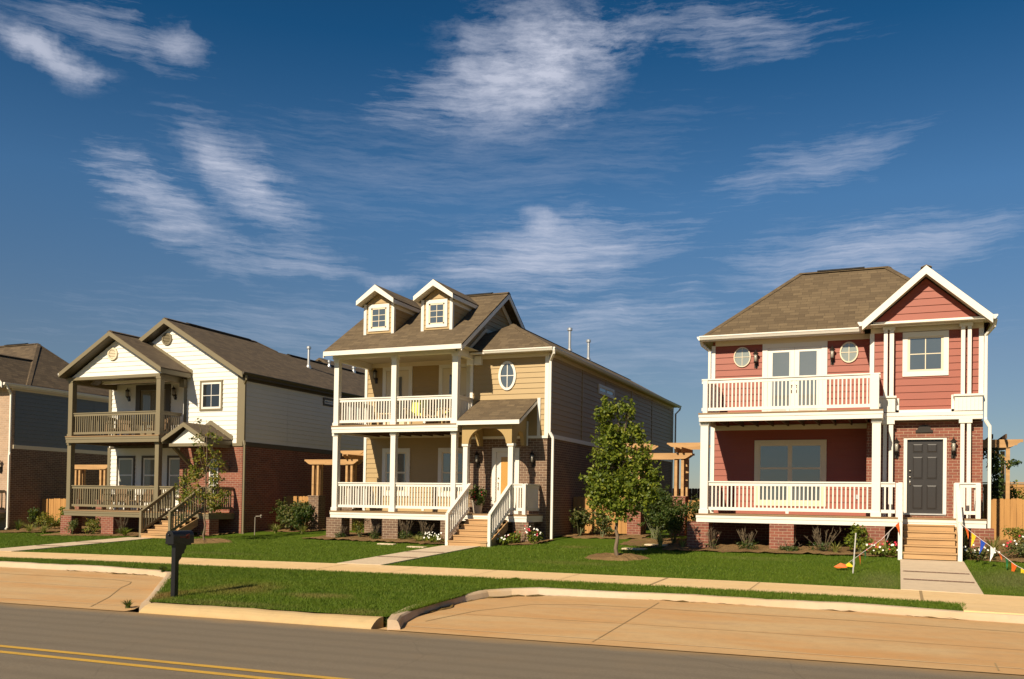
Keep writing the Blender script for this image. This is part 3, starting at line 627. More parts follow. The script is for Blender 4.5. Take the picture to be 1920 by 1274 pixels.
def ridgecap(h, runs, m, name='ridge_cap', w=.13, lift=.018, drop=.055):
    mb = MB()
    for a, b in runs:
        a = Vector(a); b = Vector(b); d = (b-a); d.z = 0; d.normalize(); r = Vector((d.y,-d.x,0))
        for s in (-1,1): mb.prism([tuple(a+Vector((0,0,lift))), tuple(b+Vector((0,0,lift))), tuple(b+r*s*w+Vector((0,0,lift-drop))), tuple(a+r*s*w+Vector((0,0,lift-drop)))], (0,0,-.02))
    return obj(name, mb, m, h)
def rake(h, y, pts, depth, m, th=.04, name='rake_board', back=True):
    """fascia boards along a gable's slopes: pts = top edge left tail, apex, right tail (x,z)"""
    mb = MB()
    for (a, b) in zip(pts, pts[1:]): mb.prism([(a[0],y,a[1]),(b[0],y,b[1]),(b[0],y,b[1]-depth),(a[0],y,a[1]-depth)], (0,th,0))
    return obj(name, mb, m, h)
def trimbox(h, name, m, *boxes, bevel=.003):
    if name not in ('door_casing','door_frame','wall_trim'):
        for b in boxes[1:]: obj(name, MB().box(*b), m, h, bevel=bevel)
        boxes = boxes[:1]
    mb = MB()
    for b in boxes: mb.box(*b)
    return obj(name, mb, m, h, bevel=bevel)
def wallbox(h, m, *boxes, name='wall'):
    mb = MB()
    for b in boxes: mb.box(*b)
    return obj(name, mb, m, h)
def sidewall(h, name, m, F, *polys, exp=.17, proud=.02):
    mb = MB()
    for P in polys: siding(mb, F, P, exp, proud)
    return obj(name, mb, m, h, recalc=True)
def panel_door(h, F, u0, u1, z0, z1, m, glass=None, d=.02, name='door', grect=None, six=False, hand='L'):
    mb = MB().wb(F,u0,u1,-.04,d,z0,z1); do = obj(name, mb, m, h); w = u1-u0; H = z1-z0
    if six:
        mb = MB(); cols = ((u0+w*.16,u0+w*.44),(u0+w*.56,u0+w*.84)); rows = ((.06,.38),(.47,.77),(.83,.945))
        for a, b in cols:
            for r0, r1 in rows:
                p, q = z0+H*r0, z0+H*r1; e = .03
                mb.add([F(a,d,p),F(b,d,p),F(b,d,q),F(a,d,q),F(a+e,d+.012,p+e),F(b-e,d+.012,p+e),F(b-e,d+.012,q-e),F(a+e,d+.012,q-e)],[(0,1,5,4),(1,2,6,5),(2,3,7,6),(3,0,4,7),(4,5,6,7)])
                mb.wb(F,a-.012,a,d-.01,d+.008,p,q).wb(F,b,b+.012,d-.01,d+.008,p,q).wb(F,a-.012,b+.012,d-.01,d+.008,q,q+.012).wb(F,a-.012,b+.012,d-.01,d+.008,p-.012,p)
        obj('door_panel', mb, m, do, recalc=True)
    if grect:
        a, b, p, q = grect; obj('pane', MB().add([F(a,d+.006,p),F(b,d+.006,p),F(b,d+.006,q),F(a,d+.006,q)],[(0,1,2,3)]), glass or GLASS, do, recalc=False)
        obj('glass_bead', MB().wb(F,a-.025,a,0,d+.014,p-.025,q+.025).wb(F,b,b+.025,0,d+.014,p-.025,q+.025).wb(F,a,b,0,d+.014,q,q+.025).wb(F,a,b,0,d+.014,p-.025,p), m, do)
    hu = u0+.07 if hand == 'L' else u1-.07; hz = z0+.95; k = MB()
    for dz in (0,.16): c = F(hu,d+.03,hz+dz); k.add(*ball(c,.027))
    k.wb(F,hu-.012,hu+.012,d,d+.03,hz-.22,hz-.06); obj('door_handle', k, NICKEL, do, smooth=True); return do
def ball(c, r, n=8, m=6, sz=1):
    vs = [(c[0]+r*math.sin(math.pi*j/m)*math.cos(2*math.pi*k/n), c[1]+r*math.sin(math.pi*j/m)*math.sin(2*math.pi*k/n), c[2]+sz*r*math.cos(math.pi*j/m)) for j in range(m+1) for k in range(n)]
    return vs, [(j*n+k, (j+1)*n+k, (j+1)*n+(k+1)%n, j*n+(k+1)%n) for j in range(m) for k in range(n)]
def pipe(h, p, hh, cap=True, r=.05):
    mb = MB().lathe(p, [(r*2.2,-.25),(r*2.0,.02),(r*1.3,.10),(r,.12),(r,hh-.14)]+([(r,hh-.14),(r*1.8,hh-.12),(r*1.8,hh-.03),(r*.6,hh)] if cap else [(r,hh)]), 12)
    return obj('vent_pipe', mb, STEEL, h, smooth=False)
def arch_pts(cx, z0, hw, rise, n=18): return [(cx+hw*math.cos(math.pi*(1-i/n)), z0+rise*math.sin(math.pi*i/n)) for i in range(n+1)]

# ================================================================== RED HOUSE
def hip_and_gable(h, dx, dz, RM, GM, gtrim=True):
    T = lambda P: [(x+dx, y, z+dz) for x, y, z in P]
    E = 6.84; rl = (-2.87,29.27,9.10); rr = (-.36,29.27,9.10)
    polys = [T([(-5.40,26.74,E),(2.17,26.74,E),rr,rl]), T([(2.17,26.74,E),(2.17,31.8,E),rr]), T([(-5.40,31.8,E),(-5.40,26.74,E),rl]), T([(2.17,31.8,E),(-5.40,31.8,E),rl,rr])]
    polys += [T([(-.92,25.62,6.80),(.61,25.62,8.165),(.61,28.22,8.165),(-.92,26.70,6.80)]), T([(.61,25.62,8.165),(2.145,25.62,6.80),(2.145,26.735,6.80),(.61,28.22,8.165)])]
    r = roof(h, polys, RM)
    ridgecap(r, [tuple(T([rl,rr])), tuple(T([(-5.36,26.78,E+.01),rl])), tuple(T([(2.13,26.78,E+.01),rr])), tuple(T([rr,(2.13,31.76,E)])), tuple(T([(.61,25.63,8.165),(.61,28.2,8.165)]))], RM)
    ridgecap(h, [tuple(T([(-2.35,29.27,9.12),(-1.0,29.27,9.12)]))], BLACKV, 'ridge_vent', .15, .035)
    rake(h, 25.60, [(-.92+dx,6.79+dz),(.61+dx,8.155+dz),(2.145+dx,6.79+dz)], .215, CREAM)
    soff = MB().prism(T([(-.92,25.64,6.60),(.61,25.64,7.95),(.61,25.97,7.95),(-.92,25.97,6.60)]), (0,0,.02)).prism(T([(2.145,25.64,6.60),(.61,25.64,7.95),(.61,25.97,7.95),(2.145,25.97,6.60)]), (0,0,.02))
    obj('soffit', soff, m_sof, h)
    return r
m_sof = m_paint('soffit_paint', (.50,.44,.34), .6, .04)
hr = thing('red_house', 'coral red two storey house with white balcony, brick entry bay and charcoal door', 'house', (-1.6,25,.65))
F7, F6 = FR(27.2), FR(26.2)
wallbox(hr, RED, (-5.12,-.70,27.203,31.6,1.6,6.74), (-.72,1.96,26.203,27.6,4.2,6.7), (-5.0,1.9,31.61,42,1.0,6.7))
wallbox(hr, BRICK_R, (-5.12,1.96,27.25,42,.2,1.62), (-.80,1.98,27.20,27.5,1.6,4.18), (-.80,.11,26.2,27.2,.3,4.18), (1.15,1.98,26.2,27.2,.3,4.18), (.11,1.15,26.2,27.2,3.74,4.18), (.11,1.15,26.2,27.2,.3,1.72), name='brick_wall')
sidewall(hr, 'siding', RED, F7, [(-5.05,1.66),(-.80,1.66),(-.80,4.16),(-5.05,4.16)], [(-5.05,4.41),(-.72,4.41),(-.72,6.63),(-5.05,6.63)], exp=.185)
sidewall(hr, 'siding', RED, F6, [(-.62,4.40),(1.88,4.40),(1.88,6.62),(-.62,6.62)], exp=.185)
hip_and_gable(hr, 0, 0, ROOF, None)
roof(hr, [[(-5.4,31.0,6.8),(-1.6,31.0,8.6),(-1.6,42,8.6),(-5.4,42,6.8)],[(2.17,31.0,6.8),(2.17,42,6.8),(-1.6,42,8.6),(-1.6,31.0,8.6)]], ROOF, name='rear_roof')
trimbox(hr, 'corner_board', CREAM, (-5.15,-5.04,27.16,27.3,4.41,6.62), (-5.15,-5.04,27.16,27.3,1.66,4.2), (-.74,-.63,26.16,27.19,4.41,6.56), (1.87,1.985,26.16,26.4,4.41,6.58))
trimbox(hr, 'frieze_board', CREAM2, (-5.04,-.76,27.14,27.2,6.60,6.74), (-.72,1.98,26.15,26.2,6.56,6.70), (-5.04,-.82,27.15,27.2,4.10,4.24))
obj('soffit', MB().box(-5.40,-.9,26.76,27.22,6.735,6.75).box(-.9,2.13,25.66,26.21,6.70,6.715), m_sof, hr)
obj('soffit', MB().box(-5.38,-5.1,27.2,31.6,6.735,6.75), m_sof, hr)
gutter(hr, (-5.42,26.74,6.845), (-1.02,26.74,6.845), CREAM); gutter(hr, (-5.40,26.74,6.845), (-5.40,31.8,6.845), CREAM, out=(-1,0)); gutter(hr, (2.15,25.66,6.80), (2.15,31.8,6.80), CREAM, out=(1,0)); gutter(hr, (-.925,25.66,6.80), (-.925,26.75,6.80), CREAM, out=(-1,0))
trimbox(hr, 'fascia', CREAM, (-5.41,-1.0,26.742,26.77,6.70,6.80))
downspout(hr, [(2.22,25.75,6.70),(2.20,25.9,6.55),(2.03,26.12,6.36),(2.03,26.12,4.25),(2.03,26.1,4.18),(2.12,26.0,4.0),(2.12,26.0,.95),(2.13,25.9,.85)], CREAM)
downspout(hr, [(-5.42,26.9,6.74),(-5.40,27.0,6.62),(-5.20,27.12,6.46),(-5.20,27.12,4.45)], CREAM)
# pediment, its beam and the paired posts
YP = 25.95; FP = FR(YP)
sidewall(hr, 'gable_siding', RED, FR(25.98), [(-.62,6.82),(1.84,6.82),(.61,7.90)], exp=.185)
wallbox(hr, RED, (-.6,1.8,25.985,26.2,6.70,6.83), name='gable_backing')
trimbox(hr, 'gable_beam', CREAM, (-.66,1.955,25.93,26.06,6.685,6.818))
for a in ((-.391,-.296),(-.250,-.143),(1.448,1.544),(1.599,1.691)):
    post(hr, a[0], a[1], YP, 4.85, 6.60, CREAM, 0, 0, 'slim_post'); post(hr, a[0]+.0, a[1]+.0, YP, 1.66, 4.12, CREAM, 0, 0, 'slim_post')
trimbox(hr, 'post_capital', CREAM, (-.42,-.11,25.92,26.08,6.60,6.684), (1.41,1.72,25.92,26.08,6.60,6.684), (-.42,-.11,25.92,26.08,4.10,4.20), (1.41,1.72,25.92,26.08,4.10,4.20))
for a, b in ((-.62,-.10),(1.31,1.95)):
    ped = obj('post_pedestal', MB().box(a,b,25.93,26.16,4.42,4.79), CREAM, hr, bevel=.003); obj('pedestal_cap', MB().box(a-.03,b+.03,25.89,26.18,4.791,4.845), CREAM, ped, bevel=.003)
    g = MB(); n = int((b-a)/.09)
    for i in range(1, n): x = a+(b-a)*i/n; g.box(x-.003,x+.003,25.924,25.931,4.43,4.785)
    obj('groove', g, CREAM2, ped)
trimbox(hr, 'wall_trim', CREAM, (-.095,-.005,26.15,26.18,4.42,4.80), (1.24,1.325,26.15,26.18,4.42,4.86), (-.09,1.31,26.15,26.18,4.40,4.49))
trimbox(hr, 'entry_band', CREAM, (-.62,1.955,25.92,26.15,4.20,4.30), (-.62,1.955,25.905,26.15,4.302,4.40))
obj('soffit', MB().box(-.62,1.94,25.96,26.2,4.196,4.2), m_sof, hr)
window(hr, F6, .068, 1.173, 5.37, 6.545, .125, CREAM, CREAM2, 2, 2, sash=.055, d=.04)
# entry door set into the brickwork
DR = FR(26.29)
panel_door(hr, DR, .205, 1.055, 1.77, 3.70, DOORD, six=True)
trimbox(hr, 'door_frame', CREAM, (.115,.20,26.19,26.33,1.72,3.79-.05), (1.06,1.145,26.19,26.33,1.72,3.74), (.20,1.06,26.19,26.33,3.705,3.74))
trimbox(hr, 'door_sill', STEEL, (.12,1.14,26.16,26.33,1.725,1.765))
wallbox(hr, BRICK_R, (.05,1.2,26.185,26.2,3.755,3.86), name='brick_soldier_course')
pl = MB().prism([(x,26.15,z) for x, z in [(.40,3.885),(.81,3.885),(.81,3.95)]+arch_pts(.605,3.96,.16,.125)[::-1]+[(.40,3.95)]], (0,.05,0)); obj('arched_plaque', pl, IRON, hr)
lantern(hr, F6, -.06, 3.46, 1.02); lantern(hr, F6, 1.30, 3.46, 1.02); lantern(hr, F7, -3.86, 6.15, 1.0); lantern(hr, F7, -1.755, 6.16, 1.0)
oval(hr, F7, -4.26, 6.25, .245, .295, .026, CREAM2, GLASS_L, .007); oval(hr, F7, -1.315, 6.25, .245, .295, .034, CREAM2, GLASS_L, .009)
# balcony doors
trimbox(hr, 'door_casing', CREAM, (-3.68,-3.53,27.15,27.2,4.42,6.60), (-2.04,-1.89,27.15,27.2,4.42,6.60), (-3.53,-2.04,27.15,27.2,6.47,6.60))
for a, b, s in ((-3.528,-2.79,'R'),(-2.785,-2.042,'L')):
    panel_door(hr, FR(27.185), a, b, 4.43, 6.465, CREAM, GLASS_M, .015, 'balcony_door', (a+.135,b-.135,4.68,6.335), hand=s)
window(hr, F7, -3.875, -1.884, 1.90, 3.80, .13, CREAM2, CREAM2, 2, 1, mun=.12, meet=2.985, glass=GLASS, d=.05, sash=.04)
trimbox(hr, 'outlet_box', STEEL, (-1.10,-1.02,27.14,27.2,2.12,2.25))
deck(hr, -5.09, 1.975, 24.85, 26.19, 1.66, 1.43, CREAM)
deck(hr, -5.05, -.375, 24.85, 27.19, 4.40, 4.165, CREAM, 'balcony_deck', True)
wallbox(hr, DECKW, (-5.05,-.80,26.19,27.19,1.62,1.66), name='porch_floor')
post(hr, -5.018, -4.806, 25.0, 1.66, 4.163, CREAM, .09, .12); post(hr, -.635, -.428, 25.0, 1.66, 4.163, CREAM, .09, .12)
post(hr, -4.962, -4.835, 24.97, 4.40, 5.30, CREAM, 0, 0, 'rail_post'); post(hr, -.69, -.478, 24.95, 4.40, 5.30, CREAM, 0, 0, 'rail_post')
railing(hr, (-5.0,25.03), (-.45,25.03), 5.345, 4.47, CREAM, end=(.17,.26)); railing(hr, (-4.9,25.1), (-4.9,27.15), 5.345, 4.47, CREAM)
railing(hr, (-.52,25.1), (-.52,26.15), 5.345, 4.47, CREAM, .12)
railing(hr, (-4.80,25.1), (-.635,25.1), 2.552, 1.76, CREAM, .105); railing(hr, (-4.9,25.2), (-4.9,27.15), 2.552, 1.76, CREAM, .12)
railing(hr, (-.43,25.1), (-.08,25.1), 2.552, 1.76, CREAM); newel(hr, 0, 25.05, 1.66, 2.53, CREAM, .13); newel(hr, 1.32, 25.05, 1.66, 2.53, CREAM, .13)
railing(hr, (1.38,25.1), (1.75,25.1), 2.552, 1.76, CREAM, .12); newel(hr, 1.80, 25.05, 1.66, 2.53, CREAM, .11); railing(hr, (1.80,25.1), (1.80,26.15), 2.552, 1.76, CREAM, .12)
steps(hr, .10, 1.27, 24.84, 1.66, 23.46, .70, 5)
for x in (.045, 1.325): railing(hr, (x,24.98), (x,23.52), 2.55, 1.78, CREAM, .125, stairs=(1.60,.86)); newel(hr, x, 23.50, .66, 1.56, CREAM, .095)
for a, b in ((-5.33,-4.74),(-3.14,-2.52),(-.91,-.31),(1.635,2.14)): pier(hr, a, b, 24.87, 25.4, .4, 1.43, BRICK_R)

# ================================================================== TAN HOUSE
ht = thing('tan_house', 'tan lap sided two storey house with two roof dormers and arched entry canopy', 'house', (-13.4,25,.55))
wallbox(ht, TAN, (-17.14,-12.4,27.203,31.5,1.4,6.62), (-12.6,-9.96,26.203,43,3.9,6.55), (-17.1,-12.6,31.51,43,1,6.5))
wallbox(ht, BRICK_B, (-17.14,-12.5,27.23,43,.1,1.42), (-12.6,-11.82,26.2,27.2,.2,3.89), (-10.89,-9.97,26.2,27.2,.2,3.89), (-11.82,-10.89,26.2,27.2,3.59,3.89), (-11.82,-10.89,26.2,27.2,.2,1.50), (-12.0,-9.97,27.21,43,.1,3.89), name='brick_wall')
sidewall(ht, 'siding', TAN, F7, [(-17.08,1.5),(-12.6,1.5),(-12.6,4.1),(-17.08,4.1)], [(-17.08,4.27),(-12.6,4.27),(-12.6,6.6),(-17.08,6.6)], exp=.165)
sidewall(ht, 'siding', TAN, F6, [(-12.52,3.95),(-10.06,3.95),(-10.06,6.42),(-12.52,6.42)], exp=.165)
SW = SR(-9.96)
sidewall(ht, 'side_siding', TAN, SW, *[[(a+.02,4.02),(b-.02,4.02),(b-.02,6.45),(a+.02,6.45)] for a, b in ((26.3,29.4),(29.4,32.1),(32.1,35.6),(35.6,38.9),(38.9,42.9))], exp=.165)
trimbox(ht, 'joint_strip', TAN, *[(-9.965,-9.925,y-.03,y+.03,4.02,6.42) for y in (29.4,32.1,35.6,38.9)])
trimbox(ht, 'belly_band', CREAM, (-9.99,-9.93,26.3,43,3.89,4.02), (-12.6,-9.94,26.15,26.2,3.87,3.95))
trimbox(ht, 'corner_board', CREAM, (-10.06,-9.93,26.15,26.3,3.95,6.5), (-12.62,-12.52,26.15,27.2,4.27,6.45), (-17.17,-17.07,27.15,27.3,1.5,4.1), (-17.17,-17.07,27.15,27.3,4.27,6.55), (-9.99,-9.93,42.9,43.03,.6,6.5))
trimbox(ht, 'frieze_board', CREAM2, (-12.52,-9.95,26.14,26.19,6.40,6.52), (-9.97,-9.92,26.2,43,6.42,6.54), (-17.07,-12.6,27.14,27.2,6.46,6.6), (-17.07,-12.6,27.15,27.2,4.02,4.13))
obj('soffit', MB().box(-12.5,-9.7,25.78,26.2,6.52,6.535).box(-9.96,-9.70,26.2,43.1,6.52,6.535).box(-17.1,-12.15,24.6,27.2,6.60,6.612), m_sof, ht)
window(ht, SW, 31.2, 33.1, 5.83, 6.18, .09, CREAM, CREAM2, glass=GLASS, sash=.03)
# gable block roof (ridge along the street) with its right gable end
PT = .6529; ey, ez, ry, rz = 24.55, 6.635, 28.09, 8.945
roof(ht, [[(-17.12,ey,ez),(-12.14,ey,ez),(-12.14,ry,rz),(-17.12,ry,rz)], [(-17.12,ry,rz),(-12.14,ry,rz),(-12.14,31.63,ez),(-17.12,31.63,ez)]], ROOF)
ridgecap(ht, [((-17.1,ry,rz+.01),(-12.15,ry,rz+.01))], ROOF); ridgecap(ht, [((-15.6,ry,rz+.025),(-12.75,ry,rz+.025))], BLACKV, 'ridge_vent', .15, .035)
trimbox(ht, 'fascia', CREAM, (-17.10,-12.15,24.525,24.565,6.49,6.632))
for x in (-12.17, -17.12):
    mb = MB(); mb.prism([(x,ey,ez-.012),(x,ry,rz-.012),(x,ry,rz-.20),(x,ey,ez-.20)], (.03,0,0)); mb.prism([(x,31.63,ez-.012),(x,ry,rz-.012),(x,ry,rz-.20),(x,31.63,ez-.20)], (.03,0,0))
    obj('rake_board', mb, CREAM, ht)
SG = SR(-12.5)
sidewall(ht, 'gable_siding', TAN, SG, [(25.0,6.55),(31.2,6.55),(31.2,6.70),(28.09,8.74),(25.0,6.70)], exp=.165)
wallbox(ht, TAN, (-17.1,-12.51,27.5,31.2,6.5,6.75), name='gable_backing')
obj('gable_backing', MB().prism([(-12.52,25.0,6.5),(-12.52,31.2,6.5),(-12.52,31.2,6.7),(-12.52,28.09,8.75),(-12.52,25.0,6.7)], (-.05,0,0)), TAN, ht)
mb = MB().prism([(-12.47,25.7,6.61),(-12.47,26.9,7.41),(-12.47,26.9,7.53),(-12.47,25.7,6.73)], (.03,0,0)).prism([(-12.47,26.9,7.41),(-12.47,31,7.41),(-12.47,31,7.53),(-12.47,26.9,7.53)], (.03,0,0))
mb.prism([(-12.47,25.0,6.50),(-12.47,28.09,8.53),(-12.47,28.09,8.74),(-12.47,25.0,6.71)], (.03,0,0)).prism([(-12.47,31.2,6.50),(-12.47,28.09,8.53),(-12.47,28.09,8.74),(-12.47,31.2,6.71)], (.03,0,0))
obj('gable_trim', mb, CREAM2, ht)
# porch beam
trimbox(ht, 'porch_beam', CREAM, (-17.06,-12.46,25.0,25.2,6.455,6.60), (-12.66,-12.47,25.2,26.15,6.40,6.60), (-17.06,-16.88,25.2,27.15,6.40,6.60))
trimbox(ht, 'porch_beam', CREAM, (-12.44,-12.20,26.05,26.19,6.22,6.50), (-12.68,-12.45,26.0,26.15,6.22,6.40))
# dormers
def dormer(x0, x1):
    c = (x0+x1)/2; Y = 25.6; FD = FR(Y); d = obj('dormer', MB().prism([(x0,Y,7.2),(x1,Y,7.2),(x1,Y,8.27),(c,Y,8.68),(x0,Y,8.27)], (0,2.0,0)), TAN, ht)
    s = MB(); siding(s, FD, [(x0+.06,7.33),(x1-.06,7.33),(x1-.06,8.28),(c,8.62),(x0+.06,8.28)], .165, .015)
    for X, sg in ((x1,1),(x0,-1)): siding(s, (lambda X, sg: (lambda u,dd,z: (X+sg*dd, u, z)))(X, sg), [(25.7,7.40),(27.3,8.25),(25.7,8.25)] , .165, .015)
    obj('dormer_siding', s, TAN, d)
    [obj('dormer_trim', MB().box(*b), CREAM, d) for b in ((x0-.025,x0+.075,Y-.035,Y+.08,7.30,8.30),(x1-.075,x1+.025,Y-.035,Y+.08,7.30,8.30),(x1-.0,x1+.03,Y+.081,27.0,8.12,8.24))]
    t = .70; z1 = 8.385; za = 8.875
    rm = MB()
    for s_ in (-1,1): rm.prism([(c,25.30,za),(c+s_*t,25.30,z1),(c+s_*t,27.3,z1),(c,28.05,za)], (0,0,-.04))
    obj('dormer_roof', rm, ROOF, d)
    f = MB()
    for s_ in (-1,1):
        f.prism([(c,25.28,za-.01),(c+s_*t,25.28,z1-.01),(c+s_*t,25.28,z1-.155),(c,25.28,za-.205)], (0,.035,0)); f.prism([(c+s_*t,25.315,z1-.04),(c+s_*t,27.15,z1-.04),(c+s_*t,27.15,z1-.155),(c+s_*t,25.315,z1-.155)], (-s_*.03,0,0))
    obj('dormer_fascia', f, CREAM, d)
    so = MB()
    for s_ in (-1,1): so.prism([(c,25.31,za-.20),(c+s_*(t-.03),25.31,z1-.15),(c+s_*(t-.03),25.6,z1-.15),(c,25.6,za-.20)], (0,0,.015)); so.box(min(c+s_*.5,c+s_*.69),max(c+s_*.5,c+s_*.69),25.6,27.1,z1-.16,z1-.15)
    obj('dormer_soffit', so, m_sof, d)
    w0, w1 = x0+.155, x1-.155; q = MB().wb(FD,w0,w1,0,.045,8.16,8.28).wb(FD,w0,w1,0,.045,7.40,7.50).wb(FD,w0,w0+.10,0,.045,7.50,8.16).wb(FD,w1-.10,w1,0,.045,7.50,8.16); obj('dormer_window_frame', q, CREAM, d, bevel=.003)
    a, b, e, f2 = w0+.10, w1-.10, 7.50, 8.16; q = MB().wb(FD,a,b,0,.034,e,e+.045).wb(FD,a,b,0,.034,f2-.045,f2).wb(FD,a,a+.05,0,.034,e,f2).wb(FD,b-.05,b,0,.034,e,f2)
    u = (a+b)/2; q.wb(FD,u-.01,u+.01,0,.032,e,f2)
    for j in (1,2): z = e+.045+(f2-e-.09)*j/3; q.wb(FD,a,b,0,.030,z-.01,z+.01)
    obj('dormer_sash', q, CREAM2, d); obj('dormer_pane', MB().add([FD(a,.0215,e),FD(b,.0215,e),FD(b,.0215,f2),FD(a,.0215,f2)],[(0,1,2,3)]), GLASS, d, recalc=False)
dormer(-16.23,-15.14); dormer(-14.09,-13.02)
# bay roof
rp = (-11.73,27.5,7.745)
roof(ht, [[(-12.47,25.75,6.605),(-9.68,25.75,6.605),rp,(-12.47,26.84,7.315)], [rp,(-11.73,41.4,7.745),(-12.47,41.4,7.32),(-12.47,26.84,7.315)], [(-9.68,25.75,6.605),(-9.68,43.2,6.605),(-11.73,41.4,7.745),rp], [(-9.68,43.2,6.605),(-17.1,43.2,6.605),(-11.73,41.4,7.745)], [(-11.73,31.7,7.745),(-11.73,41.4,7.745),(-17.1,43.2,6.5),(-17.1,31.7,6.5)]], ROOF, name='bay_roof')
ridgecap(ht, [((-9.72,25.79,6.62),rp),(rp,(-11.73,41.4,7.745))], ROOF)
gutter(ht, (-11.95,25.75,6.60), (-9.66,25.75,6.60), CREAM, .095); gutter(ht, (-9.68,25.73,6.60), (-9.68,43.2,6.60), CREAM, .09, out=(1,0))
trimbox(ht, 'fascia', CREAM, (-12.45,-9.69,25.755,25.78,6.50,6.575), (-9.72,-9.69,25.78,43.1,6.50,6.575))
downspout(ht, [(-9.62,25.72,6.52),(-9.63,25.76,6.42),(-9.86,26.10,6.26),(-9.86,26.10,4.05),(-9.72,26.02,3.86),(-9.72,26.02,.72),(-9.60,25.85,.66)], CREAM)
downspout(ht, [(-9.60,43.0,6.5),(-9.64,43.0,6.4),(-9.82,42.95,6.2),(-9.82,42.95,.9)], CREAM)
for y, hh in ((33.0,.92),(35.3,.86)): pipe(ht, (-11.70,y,7.72), hh, cap=True, r=.055)
oval(ht, F6, -11.335, 5.85, .30, .46, .075, CREAM, GLASS)
# windows and doors of the porch wall
for x0 in (-16.42,-14.25): window(ht, F7, x0, x0+1.09, 2.03, 3.665, .14, CREAM, CREAM2, meet=2.83, glass=GLASS, d=.035)
for x0 in (-16.46,-14.27):
    trimbox(ht, 'door_casing', CREAM, (x0,x0+.14,27.15,27.19,4.28,6.34), (x0+1.03,x0+1.17,27.15,27.19,4.28,6.34), (x0,x0+1.17,27.15,27.19,6.341,6.47))
    panel_door(ht, FR(27.185), x0+.141, x0+1.029, 4.30, 6.33, CREAM2, GLASS, .012, 'balcony_door', (x0+.40,x0+.77,4.70,6.12), hand='R')
lantern(ht, F7, -16.72, 6.16, 1.0); lantern(ht, F7, -12.82, 6.16, 1.0); lantern(ht, F6, -12.3, 3.2, 1.0); lantern(ht, F6, -10.42, 3.2, 1.0)
DT = FR(26.27)
trimbox(ht, 'door_casing', CREAM, (-11.82,-11.69,26.17,26.3,1.5,3.585), (-11.02,-10.89,26.17,26.3,1.5,3.585), (-11.69,-11.02,26.17,26.3,3.46,3.585))
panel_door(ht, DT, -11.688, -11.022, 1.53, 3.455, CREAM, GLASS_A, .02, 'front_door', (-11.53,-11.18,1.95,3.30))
# decks, posts, rails
deck(ht, -16.955, -10.07, 24.85, 26.19, 1.515, 1.295, CREAM); wallbox(ht, DECKW, (-16.95,-12.61,26.19,27.19,1.48,1.515), name='porch_floor')
deck(ht, -16.955, -12.39, 24.85, 27.19, 4.265, 4.03, CREAM, 'balcony_deck', True)
for a, b, z0, z1 in ((-16.985,-16.81,4.265,6.455),(-14.84,-14.66,4.265,6.455),(-12.683,-12.49,4.265,6.455),(-16.99,-16.805,1.515,4.03),(-14.825,-14.65,1.515,4.03),(-12.675,-12.51,1.515,4.03)): post(ht, a, b, 25.0, z0, z1, CREAM)
for x0, x1 in ((-16.81,-14.84),(-14.66,-12.68)): railing(ht, (x0,25.1), (x1,25.1), 5.17, 4.37, CREAM); railing(ht, (x0,25.1), (x1,25.1), 2.445, 1.63, CREAM)
for zt, zb in ((5.17,4.37),(2.445,1.63)): railing(ht, (-16.9,25.2), (-16.9,27.15), zt, zb, CREAM, .12)
railing(ht, (-12.54,25.2), (-12.54,26.15), 5.17, 4.37, CREAM, .11)
post(ht, -12.25, -12.10, 24.97, 1.515, 3.64, CREAM, .075, 0, out=.03); post(ht, -10.752, -10.597, 24.97, 1.515, 3.64, CREAM, .075, 0, out=.03)
railing(ht, (-12.51,25.07), (-12.25,25.07), 2.445, 1.63, CREAM, .09); railing(ht, (-10.60,25.07), (-10.28,25.07), 2.445, 1.63, CREAM, .085); newel(ht, -10.23, 25.05, 1.515, 2.43, CREAM, .11); railing(ht, (-10.21,25.1), (-10.21,26.15), 2.445, 1.63, CREAM, .085)
steps(ht, -11.95, -10.70, 24.84, 1.515, 23.46, .60, 5)
for x in (-12.0, -10.66): railing(ht, (x,24.95), (x,23.54), 2.44, 1.62, CREAM, .115, stairs=(1.57,.80)); newel(ht, x, 23.52, .54, 1.54, CREAM, .09)
for a, b in ((-17.09,-16.51),(-15.0,-14.43),(-12.93,-12.30),(-10.52,-10.02)): pier(ht, a, b, 24.87, 25.35, .3, 1.295, BRICK_B)
